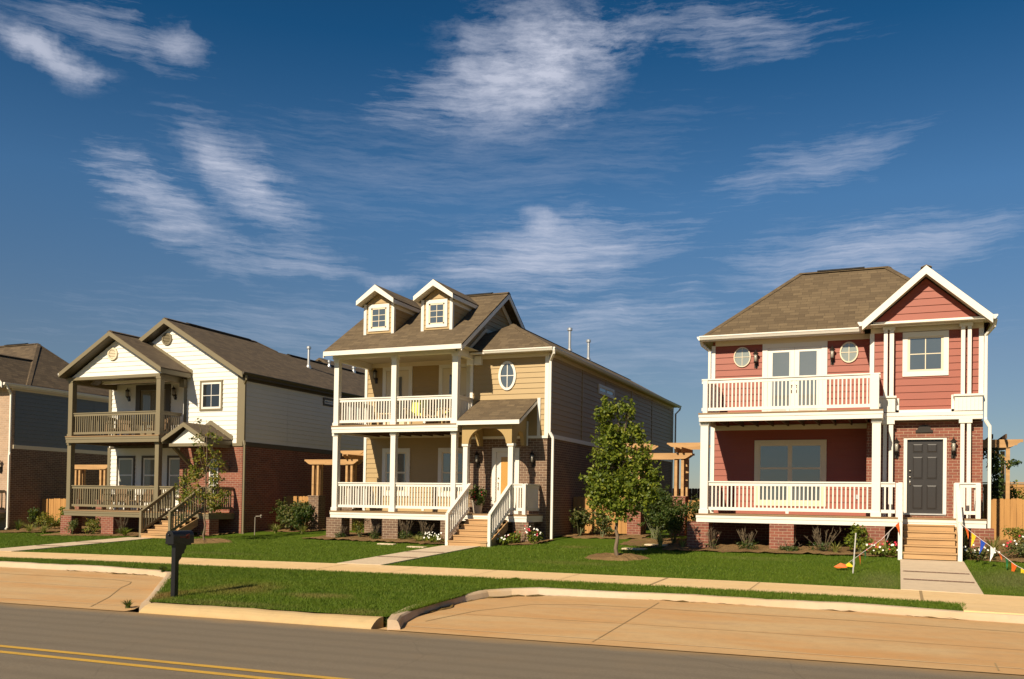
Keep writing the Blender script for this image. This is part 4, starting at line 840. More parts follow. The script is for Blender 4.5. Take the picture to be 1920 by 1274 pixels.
# arched entry canopy
C0, C1, CZ = -12.27, -10.46, 3.64
ap = arch_pts(-11.43, CZ, .62, .50)
front = [(C0,CZ)] + ap + [(C1-.16,CZ),(C1-.16,4.26),(C0,4.26)]
mb = MB()
top = 4.26
for (a, b) in zip(ap, ap[1:]): mb.prism([(a[0],24.93,a[1]),(b[0],24.93,b[1]),(b[0],24.93,top),(a[0],24.93,top)], (0,.14,0))
mb.box(C0,ap[0][0],24.93,25.07,CZ,top).box(ap[-1][0],C1-.16,24.93,25.07,CZ,top)
can = obj('entry_canopy', mb, TANS, ht)
def canz(y): return 4.335+(y-24.76)*(5.09-4.335)/(26.2-24.76)
mb = MB(); sp = [(25.635+.33*math.cos(math.pi*(1-i/14)), CZ+.42*math.sin(math.pi*i/14)) for i in range(15)]
for xx in (C1-.30, C0):
    mb = MB()
    for a, b in zip(sp, sp[1:]): mb.prism([(xx,a[0],a[1]),(xx,b[0],b[1]),(xx,b[0],canz(b[0])-.09),(xx,a[0],canz(a[0])-.09)], (.13,0,0))
    mb.prism([(xx,25.07,CZ),(xx,sp[0][0],CZ),(xx,sp[0][0],canz(sp[0][0])-.09),(xx,25.07,canz(25.07)-.09)], (.13,0,0)); mb.prism([(xx,sp[-1][0],CZ),(xx,26.19,CZ),(xx,26.19,canz(26.19)-.09),(xx,sp[-1][0],canz(sp[-1][0])-.09)], (.13,0,0))
    obj('canopy_side', mb, TANS, can)
mb = MB().prism([(-12.37,24.76,4.335),(-10.31,24.76,4.335),(-10.31,26.19,5.09),(-12.37,26.19,5.09)], (0,0,-.04)); obj('canopy_roof', mb, ROOF, can)
mb = MB().box(-12.37,-10.31,24.735,24.77,4.20,4.325)
for x in (-10.335,-12.37): mb.prism([(x,24.77,4.33),(x,26.19,5.075),(x,26.19,4.95),(x,24.77,4.20)], (.025,0,0))
obj('canopy_fascia', mb, CREAM, can); obj('canopy_ceiling', MB().box(C0+.1,C1-.3,25.08,26.18,4.20,4.215), m_sof, can)
trimbox(ht, 'wall_trim', CREAM, (-10.30,-10.20,26.15,26.18,3.95,5.12), (-10.72,-10.60,26.12,26.18,3.64,4.4))

# ================================================================== WHITE HOUSE
hw = thing('white_house', 'white lap sided house with olive trim and two front gables', 'house', (-25.3,25,.4))
wallbox(hw, WHITE, (-29.1,-24.3,27.203,31.5,1.3,6.4), (-24.4,-21.63,26.203,31.5,3.75,6.3), (-29.0,-21.63,31.51,48,1,6.2))
wallbox(hw, BRICK_H1, (-29.1,-24.3,27.23,48,.0,1.32), (-24.51,-21.62,26.2,48,.0,3.73), name='brick_wall')
sidewall(hw, 'siding', WHITE, F7, [(-29.0,1.34),(-24.5,1.34),(-24.5,3.8),(-29.0,3.8)], [(-29.0,4.08),(-24.2,4.08),(-24.2,6.36),(-29.0,6.36)], exp=.165)
sidewall(hw, 'siding', WHITE, F6, [(-24.24,3.84),(-21.87,3.84),(-21.87,6.27),(-24.24,6.27)], [(-28.5,6.27),(-21.72,6.27),(-25.07,8.20)], exp=.165)
obj('gable_backing', MB().prism([(-28.5,26.21,6.2),(-21.7,26.21,6.2),(-25.07,26.21,8.25)], (0,.2,0)), WHITE, hw)
SW1 = SR(-21.63)
sidewall(hw, 'side_siding', WHITE, SW1, *[[(a+.012,3.9),(b-.012,3.9),(b-.012,6.16),(a+.012,6.16)] for a, b in ((26.3,28.75),(28.75,32.4),(32.4,36),(36,40),(40,47.9))], exp=.165)
trimbox(hw, 'belly_band', OLIVE, (-24.52,-21.6,26.15,26.2,3.73,3.84)); trimbox(hw, 'side_band', DOLIVE, (-21.65,-21.60,26.3,48,3.73,3.9))
trimbox(hw, 'corner_board', OLIVE, (-21.87,-21.60,26.15,26.3,3.84,6.28), (-29.12,-28.98,27.15,27.3,1.34,3.8), (-29.12,-28.98,27.15,27.3,4.08,6.4), (-24.34,-24.22,26.15,27.2,4.08,6.3))
trimbox(hw, 'frieze_board', DOLIVE, (-21.64,-21.58,26.2,48,6.08,6.24), (-28.98,-24.3,27.14,27.2,6.33,6.46), (-28.98,-24.5,27.14,27.2,3.76,3.9))
MP = .585
roof(hw, [[(-21.40,25.85,6.345),(-21.40,48,6.345),(-24.42,48,8.11),(-24.42,31.7,8.11),(-25.07,31.0,8.49),(-25.07,25.85,8.49)], [(-25.07,25.85,8.49),(-25.07,31,8.49),(-28.7,34.6,6.36),(-28.7,25.85,6.36)], [(-25.07,31.0,8.49),(-24.42,31.7,8.11),(-28.5,34.6,6.36)], [(-24.42,31.7,8.11),(-24.42,48,8.11),(-28.6,48,6.36),(-28.6,34,6.36)]], ROOF_D)
ridgecap(hw, [((-25.07,25.87,8.50),(-25.07,31,8.50)),((-25.07,31,8.50),(-24.42,31.7,8.12))], ROOF_D); ridgecap(hw, [((-25.07,27.0,8.51),(-25.07,30.6,8.51)),((-24.42,32.4,8.12),(-24.42,47,8.12))], BLACKV, 'ridge_vent', .14, .035)
rake(hw, 25.83, [(-28.7,6.345),(-25.07,8.478),(-21.40,6.33)], .19, OLIVE)
obj('soffit', MB().prism([(-25.07,25.87,8.28),(-21.42,25.87,6.13),(-21.42,26.2,6.13),(-25.07,26.2,8.28)], (0,0,.015)).prism([(-25.07,25.87,8.28),(-28.7,25.87,6.14),(-28.7,26.2,6.14),(-25.07,26.2,8.28)], (0,0,.015)).box(-21.63,-21.42,26.2,48,6.20,6.215), DOLIVE, hw)
trimbox(hw, 'fascia', DOLIVE, (-21.43,-21.405,25.87,48,6.17,6.32)); gutter(hw, (-21.40,25.80,6.34), (-21.40,48,6.34), DOLIVE, .10, out=(1,0))
downspout(hw, [(-21.34,25.95,6.24),(-21.36,26.0,6.1),(-21.53,26.13,5.95),(-21.53,26.13,3.95),(-21.44,26.08,3.75),(-21.44,26.08,.62),(-21.35,25.95,.56)], OLIVE)
vent(hw, F6, -25.215, 7.77, .235, .235, OLIVE)
window(hw, F6, -23.60, -22.555, 5.03, 6.15, .075, OLIVE, CREAM, 2, 2, glass=GLASS_D, sash=.07, mun=.02, d=.035)
window(hw, SW1, 31.05, 32.0, 5.70, 6.02, .08, DOLIVE, CREAM, 1, 1, glass=GLASS_D, sash=.05)
# porch gable
roof(hw, [[(-24.0,24.65,6.455),(-24.0,26.19,6.455),(-26.49,26.19,7.88),(-26.49,24.65,7.88)], [(-26.49,24.65,7.88),(-26.49,28.6,7.88),(-28.97,28.6,6.455),(-28.97,24.65,6.455)]], ROOF_D, name='porch_roof')
ridgecap(hw, [((-26.49,24.66,7.89),(-26.49,26.2,7.89))], ROOF_D)
rake(hw, 24.63, [(-28.97,6.445),(-26.49,7.868),(-24.0,6.445)], .165, OLIVE)
trimbox(hw, 'fascia', OLIVE, (-24.03,-24.0,24.67,26.15,6.25,6.42), (-28.97,-28.94,24.67,26.8,6.25,6.42)); trimbox(hw, 'porch_gutter_end', CREAM, (-29.06,-28.98,24.68,24.76,6.36,6.44))
obj('soffit', MB().prism([(-26.49,24.67,7.69),(-24.02,24.67,6.27),(-24.02,25.05,6.27),(-26.49,25.05,7.69)], (0,0,.015)).prism([(-26.49,24.67,7.69),(-28.95,24.67,6.27),(-28.95,25.05,6.27),(-26.49,25.05,7.69)], (0,0,.015)).box(-28.9,-24.3,25.2,27.19,6.30,6.315).box(-24.37,-24.03,25.06,26.15,6.27,6.285), DOLIVE, hw)
sidewall(hw, 'gable_siding', WHITE, FR(25.05), [(-28.75,6.30),(-24.25,6.30),(-26.49,7.64)], exp=.165)
obj('gable_backing', MB().prism([(-28.75,25.06,6.3),(-24.25,25.06,6.3),(-26.49,25.06,7.66)], (0,.1,0)), WHITE, hw)
vent(hw, FR(25.04), -26.68, 7.10, .235, .235, CREAM2)
trimbox(hw, 'porch_beam', OLIVE, (-28.97,-24.37,24.98,25.2,6.185,6.30), (-24.56,-24.37,25.2,26.15,6.08,6.30), (-28.90,-28.7,25.2,27.15,6.08,6.30), (-24.40,-24.18,25.98,26.15,5.92,6.20))
obj('roof_wall_trim', MB().prism([(-26.4,26.15,7.93),(-23.97,26.15,6.545),(-23.97,26.15,6.36),(-26.4,26.15,7.75)], (0,.03,0)), OLIVE, hw)
for a, b, z0, z1 in ((-28.856,-28.65,4.08,6.185),(-24.545,-24.35,4.08,6.185),(-28.853,-28.664,1.335,3.83),(-24.548,-24.366,1.335,3.83)): post(hw, a, b, 25.0, z0, z1, OLIVE, .07, .10, out=.018)
deck(hw, -28.80, -21.915, 24.85, 26.19, 1.335, 1.115, OLIVE); wallbox(hw, DECKW, (-28.8,-24.52,26.19,27.19,1.30,1.335), name='porch_floor')
deck(hw, -28.79, -24.235, 24.85, 27.19, 4.08, 3.83, OLIVE, 'balcony_deck', True)
railing(hw, (-28.65,25.1), (-24.545,25.1), 4.97, 4.16, OLIVE, .105); railing(hw, (-28.66,25.1), (-24.55,25.1), 2.255, 1.46, OLIVE, .115)
railing(hw, (-24.44,25.2), (-24.44,26.15), 4.97, 4.16, OLIVE, .1); railing(hw, (-28.75,25.2), (-28.75,27.15), 4.97, 4.16, OLIVE, .14); railing(hw, (-28.75,25.2), (-28.75,27.15), 2.255, 1.46, OLIVE, .14)
railing(hw, (-24.366,25.1), (-23.72,25.1), 2.255, 1.46, OLIVE, .12); railing(hw, (-22.28,25.08), (-22.02,25.08), 2.255, 1.46, OLIVE, .1); newel(hw, -21.99, 25.05, 1.335, 2.25, OLIVE, .09); railing(hw, (-21.99,25.12), (-21.99,26.15), 2.255, 1.46, OLIVE, .1)
newel(hw, -22.33, 25.03, 1.335, 2.25, OLIVE, .09); newel(hw, -23.66, 25.03, 1.335, 2.25, OLIVE, .09)
steps(hw, -23.58, -22.40, 24.84, 1.335, 23.46, .48, 5)
for x in (-23.63, -22.36): railing(hw, (x,24.97), (x,23.54), 2.25, 1.42, OLIVE, .125, stairs=(1.41,.66)); newel(hw, x, 23.52, .42, 1.39, OLIVE, .09)
for a, b in ((-28.96,-28.41),(-26.91,-26.32),(-22.40,-21.90)): pier(hw, a, b, 24.87, 25.35, .1, 1.115, BRICK_H1)
# openings
trimbox(hw, 'door_casing', DOLIVE, (-27.70,-27.47,27.14,27.19,4.09,6.03), (-26.18,-25.945,27.14,27.19,4.09,6.03), (-27.70,-25.945,27.14,27.19,6.03,6.24))
for a, b, s in ((-27.469,-26.83,'R'),(-26.82,-26.181,'L')): panel_door(hw, FR(27.185), a, b, 4.10, 6.02, OLIVE, GLASS_C, .012, 'balcony_door', (a+.12,b-.12,4.4,5.90), hand=s)
lantern(hw, F7, -28.06, 5.86, 1.0); lantern(hw, F7, -25.70, 5.86, 1.0)
for x0 in (-28.63,-27.335,-26.03): window(hw, F7, x0, x0+.945, 1.78, 3.465, .09, DOLIVE, CREAM, glass=GLASS_C, meet=2.70, sash=.065, d=.035)
aw = MB(); A = arch_pts(-22.89, 3.08, .20, .20); B = arch_pts(-22.89, 3.08, .155, .155)
for (a, b, c, d) in zip(A, A[1:], B[1:], B): aw.prism([(a[0],26.16,a[1]),(b[0],26.16,b[1]),(c[0],26.16,c[1]),(d[0],26.16,d[1])], (0,.05,0))
aw.box(-23.09,-23.045,26.16,26.21,1.9,3.08).box(-22.735,-22.69,26.16,26.21,1.9,3.08).box(-23.045,-22.735,26.16,26.21,1.9,1.95)
wz = obj('arched_window', aw, CREAM, hw)
mb = MB().box(-23.045,-22.735,26.168,26.2,3.06,3.085).box(-22.90,-22.88,26.17,26.2,1.95,3.22)
for z in (2.32,2.70): mb.box(-23.045,-22.735,26.172,26.2,z-.01,z+.01)
for a in (math.pi*.25, math.pi*.75): mb.bar((-22.89+.05*math.cos(a),26.18,3.08+.05*math.sin(a)),(-22.89+.16*math.cos(a),26.18,3.08+.16*math.sin(a)),.018,.018)
obj('muntin', mb, CREAM, wz); obj('pane', MB().poly([(x,26.19,z) for x, z in [(-23.045,1.95),(-22.735,1.95)]+arch_pts(-22.89,3.08,.155,.155)[::-1]]), GLASS_D, wz, recalc=False)
# entry canopy on brackets
c = -23.06; mb = MB()
for s_ in (-1,1): mb.prism([(c,24.80,4.50),(c+s_*.97,24.80,3.95),(c+s_*.97,26.19,3.95),(c,26.19,4.50)], (0,0,-.04))
cn = obj('entry_canopy', mb, ROOF_D, hw); mb = MB()
for s_ in (-1,1): mb.prism([(c,24.77,4.495),(c+s_*.97,24.77,3.945),(c+s_*.97,24.77,3.80),(c,24.77,4.34)], (0,.035,0)); mb.prism([(c+s_*.97,24.81,3.92),(c+s_*.97,26.19,3.92),(c+s_*.97,26.19,3.76),(c+s_*.97,24.81,3.76)], (-s_*.03,0,0)); mb.prism([(c,26.15,4.68),(c+s_*1.0,26.15,4.11),(c+s_*1.0,26.15,3.95),(c,26.15,4.52)], (0,.03,0))
mb.box(-23.85,-22.06,24.95,25.1,3.66,3.77)
for x in (-22.28,-23.85): mb.box(x,x+.14,25.1,26.19,3.66,3.77)
obj('canopy_trim', mb, OLIVE, cn); obj('canopy_gable', MB().prism([(-23.80,25.0,3.77),(-22.30,25.0,3.77),(c,25.0,4.33)], (0,.05,0)), WHITE, cn); obj('canopy_ceiling', MB().box(-23.84,-22.15,25.1,26.19,3.77,3.785), DOLIVE, cn)
for x in (-23.78,-22.21): obj('canopy_bracket', MB().bar((x,25.12,3.64),(x,26.15,2.9),.09,.12), OLIVE, cn)
for p, hh, r in (((-23.47,32.6,7.55),.92,.055),((-24.2,35.2,7.98),.32,.04),((-24.30,37.4,8.05),.28,.05)): pipe(hw, p, hh, r=r)

# ================================================================== BRICK HOUSE at the left edge
hb = thing('brick_house', 'light brick house with slate grey side wall beyond the white house', 'house', (-37,25.5,.3))
DX, DZ = -35.4, -.42
wallbox(hb, SLATE, (-40.5,-33.42,27.2,44,3.75,6.3)); wallbox(hb, BRICK_L, (-40.5,-33.43,26.2,27.19,-.2,6.28), name='brick_wall'); wallbox(hb, BRICK_B, (-40.5,-33.41,27.2,44,-.2,3.74), name='brick_wall')
sidewall(hb, 'side_siding', SLATE, SR(-33.42), [(26.36,3.9),(30.3,3.9),(30.3,6.25),(26.36,6.25)], [(30.33,3.9),(44,3.9),(44,6.25),(30.33,6.25)], exp=.165)
wallbox(hb, BRICK_B, (-33.41,-33.395,26.2,44,-.2,3.74), name='brick_wall')
hip_and_gable(hb, DX, DZ, ROOF_D, None)
roof(hb, [[(-40.8,30.5,6.4),(-37,30.5,8.2),(-37,44,8.2),(-40.8,44,6.4)],[(-33.23,30.5,6.42),(-33.23,44,6.42),(-37,44,8.2),(-37,30.5,8.2)]], ROOF_D, name='rear_roof')
gutter(hb, (-33.25,25.66,6.38), (-33.25,44,6.38), CREAM, out=(1,0)); trimbox(hb, 'fascia', CREAM2, (-33.28,-33.25,25.7,44,6.2,6.35)); obj('soffit', MB().box(-33.44,-33.26,26.2,44,6.24,6.255).box(-36.3,-33.26,25.66,26.21,6.28,6.295), m_sof, hb)
trimbox(hb, 'belly_band', CREAM2, (-33.43,-33.38,26.3,44,3.74,3.9)); trimbox(hb, 'frieze_board', CREAM2, (-33.43,-33.385,26.2,44,6.13,6.24)); trimbox(hb, 'gable_beam', CREAM, (-36.1,-33.45,25.93,26.06,6.265,6.40))
obj('gable_wall', MB().prism([(-36.02,25.98,6.4),(-33.56,25.98,6.4),(-34.79,25.98,7.48)], (0,.1,0)), BRICK_L, hb)
downspout(hb, [(-33.18,25.75,6.3),(-33.2,25.85,6.15),(-33.34,26.1,5.95),(-33.34,26.1,3.6),(-33.30,26.05,3.45),(-33.30,26.05,.52),(-33.2,25.9,.46)], CREAM)
lantern(hb, F6, -33.92, 3.02, 1.2); deck(hb, -38, -33.55, 24.85, 26.19, 1.12, .9, OLIVE); railing(hb, (-33.65,25.1), (-33.65,26.15), 2.04, 1.24, OLIVE, .1); railing(hb, (-36,25.08), (-33.7,25.08), 2.04, 1.24, OLIVE, .12); pier(hb, -34.1, -33.6, 24.87, 25.35, -.1, .9, BRICK_L)

# ================================================================== DISTANT HOUSE whose gable peeks over the white house's roof
hd = thing('distant_house', 'far tan house whose gable peak shows above the white house roof', 'house', (-35,50,.8))
wallbox(hd, TAN, (-39,-30.8,50,60,.5,8.6)); obj('gable_wall', MB().prism([(-39,50.0,8.6),(-30.8,50.0,8.6),(-34.9,50.0,10.95)], (0,.2,0)), TAN, hd)
roof(hd, [[(-34.9,49.6,11.1),(-30.4,49.6,8.5),(-30.4,60,8.5),(-34.9,60,11.1)],[(-34.9,49.6,11.1),(-34.9,60,11.1),(-39.4,60,8.5),(-39.4,49.6,8.5)]], ROOF_D, .15)

# ================================================================== FENCES AND GARDEN GATEWAYS
def fence(name, label, x0, x1, y, h, bw=.135, zb=None, mat=None, dog=True, group=None, axis='x', frame=False):
    base = G((x0+x1)/2, y) if axis == 'x' else G(y, (x0+x1)/2)
    t = thing(name, label, 'fence', ((x0+x1)/2, y, base) if axis == 'x' else (y,(x0+x1)/2,base), group); mb = MB(); n = max(1, round((x1-x0)/bw)); w = (x1-x0)/n
    for i in range(n):
        a = x0+i*w+.003; b = x0+(i+1)*w-.003; zz = (G((a+b)/2, y) if axis == 'x' else G(y,(a+b)/2)); zt = zz+h+random.uniform(-.012,.012); z0 = zz+.03; r = .030
        prof = [(a,z0),(b,z0),(b,zt-r),(b-r*.8,zt),(a+r*.8,zt),(a,zt-r)] if dog else [(a,z0),(b,z0),(b,zt),(a,zt)]
        dy = random.uniform(-.006,.006)
        if axis == 'x': mb.prism([(u,y+dy,v) for u, v in prof], (0,.018,0))
        else: mb.prism([(y+dy,u,v) for u, v in prof], (.018,0,0))
    obj('board_panel', mb, mat or FENCEW, t); rl = MB()
    for q in (.25,.8):
        zz = base+h*q
        if axis == 'x': rl.box(x0,x1,y+.03,y+.07,zz,zz+.09)
        else: rl.box(y+.03,y+.07,x0,x1,zz,zz+.09)
    if frame: rl.box(x0,x1,y-.03,y-.008,base+h-.12,base+h-.02).box(x0,x1,y-.05,y+.05,base+h+.015,base+h+.05)
    obj('rail', rl, mat or FENCEW, t); k = x0
    while k <= x1+.01:
        if axis == 'x': obj('post', MB().box(k-.045,k+.045,y+.075,y+.165,base-.2,base+h-.05), mat or FENCEW, t)
        else: obj('post', MB().box(y+.075,y+.165,k-.045,k+.045,base-.2,base+h-.05), mat or FENCEW, t)
        k += max(1.2, (x1-x0)/max(1, round((x1-x0)/2.4)))
    return t
FG = 'cedar fences between the houses'
fence('wooden_fence', 'short cedar fence between the light brick house and the white house', -33.38, -31.6, 27.7, 1.19)
fence('wooden_fence', 'short cedar fence between the white house and the brown brick gate pier', -21.60, -20.34, 28.6, 1.25)
fence('wooden_fence', 'cedar fence on the right side of the tan house behind the young maple', -9.92, -8.0, 28.6, 1.24)
fence('wooden_fence', 'tall weathered privacy fence to the right of the red house', 2.2, 6.2, 28.0, 1.16, .15)
fence('wooden_fence', 'framed fence farther back behind the vine covered arbour', 2.3, 9, 34, 1.62, .15, dog=False, frame=True)
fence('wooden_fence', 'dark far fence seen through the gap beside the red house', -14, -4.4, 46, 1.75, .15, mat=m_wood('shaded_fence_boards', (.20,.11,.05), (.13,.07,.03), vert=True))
fence('wooden_fence', 'narrow bit of cedar fence tucked behind the red house porch post', -6.15, -5.15, 28.6, 1.12)

def scal(x0, x1, y, z0, z1, th=.045, tail=.28):
    """joist with curved cut tails, along x"""
    h = z1-z0; pts = [(x0,z1),(x1,z1),(x1,z1-h*.35)]
    pts += [(x1-tail*(.15+.85*i/6), z1-h*.35-h*.65*math.sin(math.pi/2*i/6)) for i in range(7)]
    pts += [(x0+tail*(.15+.85*i/6), z1-h*.35-h*.65*math.sin(math.pi/2*i/6)) for i in range(6,-1,-1)] + [(x0,z1-h*.35)]
    return MB().prism([(a,y,b) for a, b in pts], (0,th,0))
def gateway(label, xa, xb, y, zbase, zp, zb, BM, slats=((-.1,.9),(-.1,.9)), wide=.45, piers=True, both=True, depth=1.25):
    """two brick piers with paired cedar posts, a front beam and slatted tops"""
    t = thing('garden_gateway', label, 'pergola', ((xa+xb)/2, y, zbase), 'cedar pergola gateways between the houses')
    for k, x in enumerate((xa, xb)):
        obj('brick_pier', MB().box(x-wide/2,x+wide/2,y-.22,y+.22,zbase-.2,zp-.05).box(x-wide/2-.02,x+wide/2+.02,y-.24,y+.24,zp-.05,zp), BM, t)
        for dx in (-.10, .11):
            for dy in (-.09,.11): obj('post', MB().box(x+dx-.045,x+dx+.045,y+dy-.045,y+dy+.045,zp,zb+.16), PERGW, t)
        for dx in ((-.09,.10) if slats[k][1] > slats[k][0] else ()): obj('side_beam', MB().prism([(x+dx,y-.45,zb+.36),(x+dx,y+depth,zb+.36),(x+dx,y+depth,zb+.20),(x+dx,y-.2,zb+.20),(x+dx,y-.45,zb+.30)], (.045,0,0)), PERGW, t)
        for dy in (depth-.15,): obj('post', MB().box(x-.05,x+.05,y+dy-.05,y+dy+.05,zbase,zb+.2), PERGW, t)
        a, b = slats[k]
        for i in range(5 if b > a else 0): obj('top_slat', scal(x+a, x+b, y-.32+i*.34, zb+.365, zb+.50, .04, .2), PERGW, t)
    for dy in (-.19,.165): obj('cross_beam', scal(xa-.45, xb+.42, y+dy, zb, zb+.185), PERGW, t)
    return t
gateway('cedar pergola gateway on brown brick piers between the white and tan houses', -20.10, -18.62, 28.6, .72, 2.01, 3.17, BRICK_B, ((0,0),(-.3,.75)))
gateway('cedar pergola gateway on red brick piers left of the red house', -7.80, -6.38, 28.6, .85, 2.16, 3.33, BRICK_R, ((-.7,.45),(-.35,.8)))
gateway('cedar pergola seen between the porch posts of the white house', -31.55, -30.15, 28.0, .55, 1.70, 2.96, BRICK_H1, ((0,0),(0,0)))
ta = thing('vine_arbour', 'cedar arbour carrying a dark climbing vine right of the red house', 'arbour', (2.8,29,1.1))
for x in (2.82, 1.9): obj('post', MB().box(x-.05,x+.05,28.95,29.05,1.0,3.62), PERGW, ta); obj('post', MB().box(x-.05,x+.05,30.3,30.4,1.0,3.62), PERGW, ta)
for y in (28.92,30.27): obj('cross_beam', scal(1.4,3.19,y,3.64,3.87,.05,.42), PERGW, ta)
for x in (2.0,2.4,2.74): obj('top_slat', MB().box(x-.02,x+.02,28.6,30.7,3.875,4.0), DARKW, ta)
obj('brace', MB().bar((2.8,29.0,3.3),(2.3,29.0,3.64),.06,.08), PERGW, ta)

# ================================================================== FOLIAGE
def leafmesh(name, C, Nn, size, mat, parent=None):
    n = len(C); C = np.asarray(C, float); Nn = np.asarray(Nn, float); Nn /= np.maximum(np.linalg.norm(Nn, axis=1, keepdims=True), 1e-6)
    a = rng.normal(size=(n,3)); T = np.cross(Nn, a); T /= np.maximum(np.linalg.norm(T,axis=1,keepdims=True),1e-6); B = np.cross(Nn, T)
    s = (size*rng.uniform(.65,1.3,n))[:,None]
    P0 = C - T*s*.5; P1 = C + B*s*.36 + Nn*s*.10; P2 = C + T*s*.5 - Nn*s*.08; P3 = C - B*s*.36 + Nn*s*.10
    off = np.array(ORG.get(parent.name,(0,0,0))) if parent else np.zeros(3)
    V = np.stack([P0,P1,P2,P3],1).reshape(-1,3) - off
    me = bpy.data.meshes.new(name); me.vertices.add(4*n); me.vertices.foreach_set('co', V.astype(np.float32).ravel())
    idx = np.arange(4*n, dtype=np.int32).reshape(-1,4); tri = np.stack([idx[:,[0,1,2]], idx[:,[0,2,3]]],1).reshape(-1)
    me.loops.add(6*n); me.loops.foreach_set('vertex_index', tri.astype(np.int32)); me.polygons.add(2*n); me.polygons.foreach_set('loop_start', np.arange(0,6*n,3,dtype=np.int32)); me.polygons.foreach_set('loop_total', np.full(2*n,3,dtype=np.int32))
    me.update(calc_edges=True); me.validate(); at = me.attributes.new('rnd','FLOAT','POINT'); at.data.foreach_set('value', np.repeat(rng.uniform(0,1,n),4).astype(np.float32))
    me.materials.append(mat); o = bpy.data.objects.new(name, me); COL.objects.link(o)
    if parent: o.parent = parent; ORG[o.name] = tuple(off)
    return o
def cloudpts(lobes, n, shell=.45):
    w = np.array([l[3]*l[4]*l[5] for l in lobes])**.8; i = rng.choice(len(lobes), n, p=w/w.sum()); Lb = np.array([l[:6] for l in lobes])[i]
    d = rng.normal(size=(n,3)); d /= np.linalg.norm(d,axis=1,keepdims=True); r = rng.uniform(shell,1.0,n)**.6 * rng.uniform(.8,1.15,n)
    return Lb[:,:3] + d*Lb[:,3:6]*r[:,None], d*.8 + rng.normal(size=(n,3))*.6 + np.array([0,-.15,.45])
def sprays(lobes, n, per=13, up=.55):
    """leaves set along short twigs that push out of each lobe"""
    m = max(3, n//per); w = np.array([l[3]*l[4]*l[5] for l in lobes])**.75; i = rng.choice(len(lobes), m, p=w/w.sum()); Lb = np.array([l[:6] for l in lobes])[i]
    d = rng.normal(size=(m,3)); d /= np.linalg.norm(d,axis=1,keepdims=True); s = Lb[:,:3]+d*Lb[:,3:6]*rng.uniform(.05,.75,m)[:,None]
    g = d*np.array([1,1,.7])+np.array([0,0,up]); g /= np.linalg.norm(g,axis=1,keepdims=True); ln = Lb[:,3:6].mean(1)*rng.uniform(.35,.85,m)
    k = rng.integers(0, m, n); q = rng.uniform(0,1,n); C = s[k]+g[k]*(ln[k]*q)[:,None]+rng.normal(size=(n,3))*(.055*(1.1-q*.7))[:,None]
    return C, rng.normal(size=(n,3))*.75+g[k]*.35+np.array([0,-.2,.4])
def clumpy(C, Nn, f=7, keep=.62):
    """thin the cloud into leafy sprays with gaps between them"""
    k = np.sin(C[:,0]*f+1.3)*np.sin(C[:,1]*f*1.1+.4)*np.sin(C[:,2]*f*1.25+2.1) + .6*np.sin(C[:,0]*f*2.3)*np.sin(C[:,2]*f*2.1+.7)
    ok = (k > -.12) | (rng.uniform(size=len(C)) < keep*.45); return C[ok], Nn[ok]
def tree(label, base, lobes, n, leaf, mat, r=.055, fork=1.0, cat='tree', lean=0, keep=.6):
    x, y, z = base; t = thing('young_tree', label, cat, base); mb = MB(); top = max(l[2]+l[5]*.6 for l in lobes)
    pts = [(x+lean*k/6+.02*math.sin(k*2.1), y+.02*math.cos(k*1.7), z-.05+(fork)*k/6) for k in range(7)]
    mb.tube(pts, r, 8, r*.75); f = Vector(pts[-1])
    for i, l in enumerate(lobes):
        c = Vector((x+l[0], y+l[1], z+l[2])); s = f + (Vector((x,y,z+top))-f)*max(0, min(.75, (c.z-f.z)/(top)*.7)); m = (s+c)/2+Vector((random.uniform(-.05,.05),random.uniform(-.05,.05),-.08))
        mb.tube([s, m, c], r*.34, 5, r*.10)
        for k in range(5):
            e = c+Vector((random.uniform(-1,1)*l[3],random.uniform(-1,1)*l[4],random.uniform(-.5,1)*l[5]))*.85; mb.tube([m+(c-m)*random.uniform(.2,1), e], r*.12, 4, r*.04)
    mb.tube([f, (x+lean+.03,y,z+fork+(top-fork)*.5), (x+lean-.02,y,z+top)], r*.72, 6, r*.12)
    obj('trunk', mb, BARK, t, smooth=True)
    C, Nn = sprays([(x+l[0],y+l[1],z+l[2],l[3],l[4],l[5]) for l in lobes], n); leafmesh('crown', C, Nn, leaf, mat, t); return t
tree('leafy green young maple with a mulch ring on the lawn before the red house', (-6.42,21.8,.50), [(l[0],random.uniform(-.2,.2),l[1],l[2],l[2]*.95,l[3]) for l in
    ((-.24,3.62,.27,.38),(.24,3.70,.17,.40),(-.18,3.05,.38,.42),(.12,3.05,.32,.40),(.50,3.10,.17,.36),(-.12,2.5,.50,.46),(.50,2.45,.36,.42),(-.30,1.85,.52,.48),(.28,1.85,.52,.45),(.88,2.02,.22,.34),(-.38,1.42,.40,.34),(.12,1.25,.42,.32),(.70,1.58,.34,.36),(-.62,1.95,.18,.32))], 12500, .088, LEAF_M, fork=.95)
tree('sparse young tree with turning leaves on the lawn before the white house', (-20.1,22.6,.42), [(l[0],random.uniform(-.2,.2),l[1],l[2],l[2],l[3]) for l in
    ((-.20,3.75,.10,.25),(-.30,3.30,.22,.36),(.42,3.25,.24,.32),(-.12,2.75,.38,.42),(.22,2.55,.32,.45),(-.35,2.1,.45,.38),(-.78,1.95,.26,.26),(.38,1.95,.38,.40),(-.70,1.45,.36,.30),(.12,1.45,.48,.36),(.78,1.50,.32,.28),(.30,1.15,.38,.25))], 2300, .080, LEAF_Y, .032, 1.0, lean=.03, keep=.5)
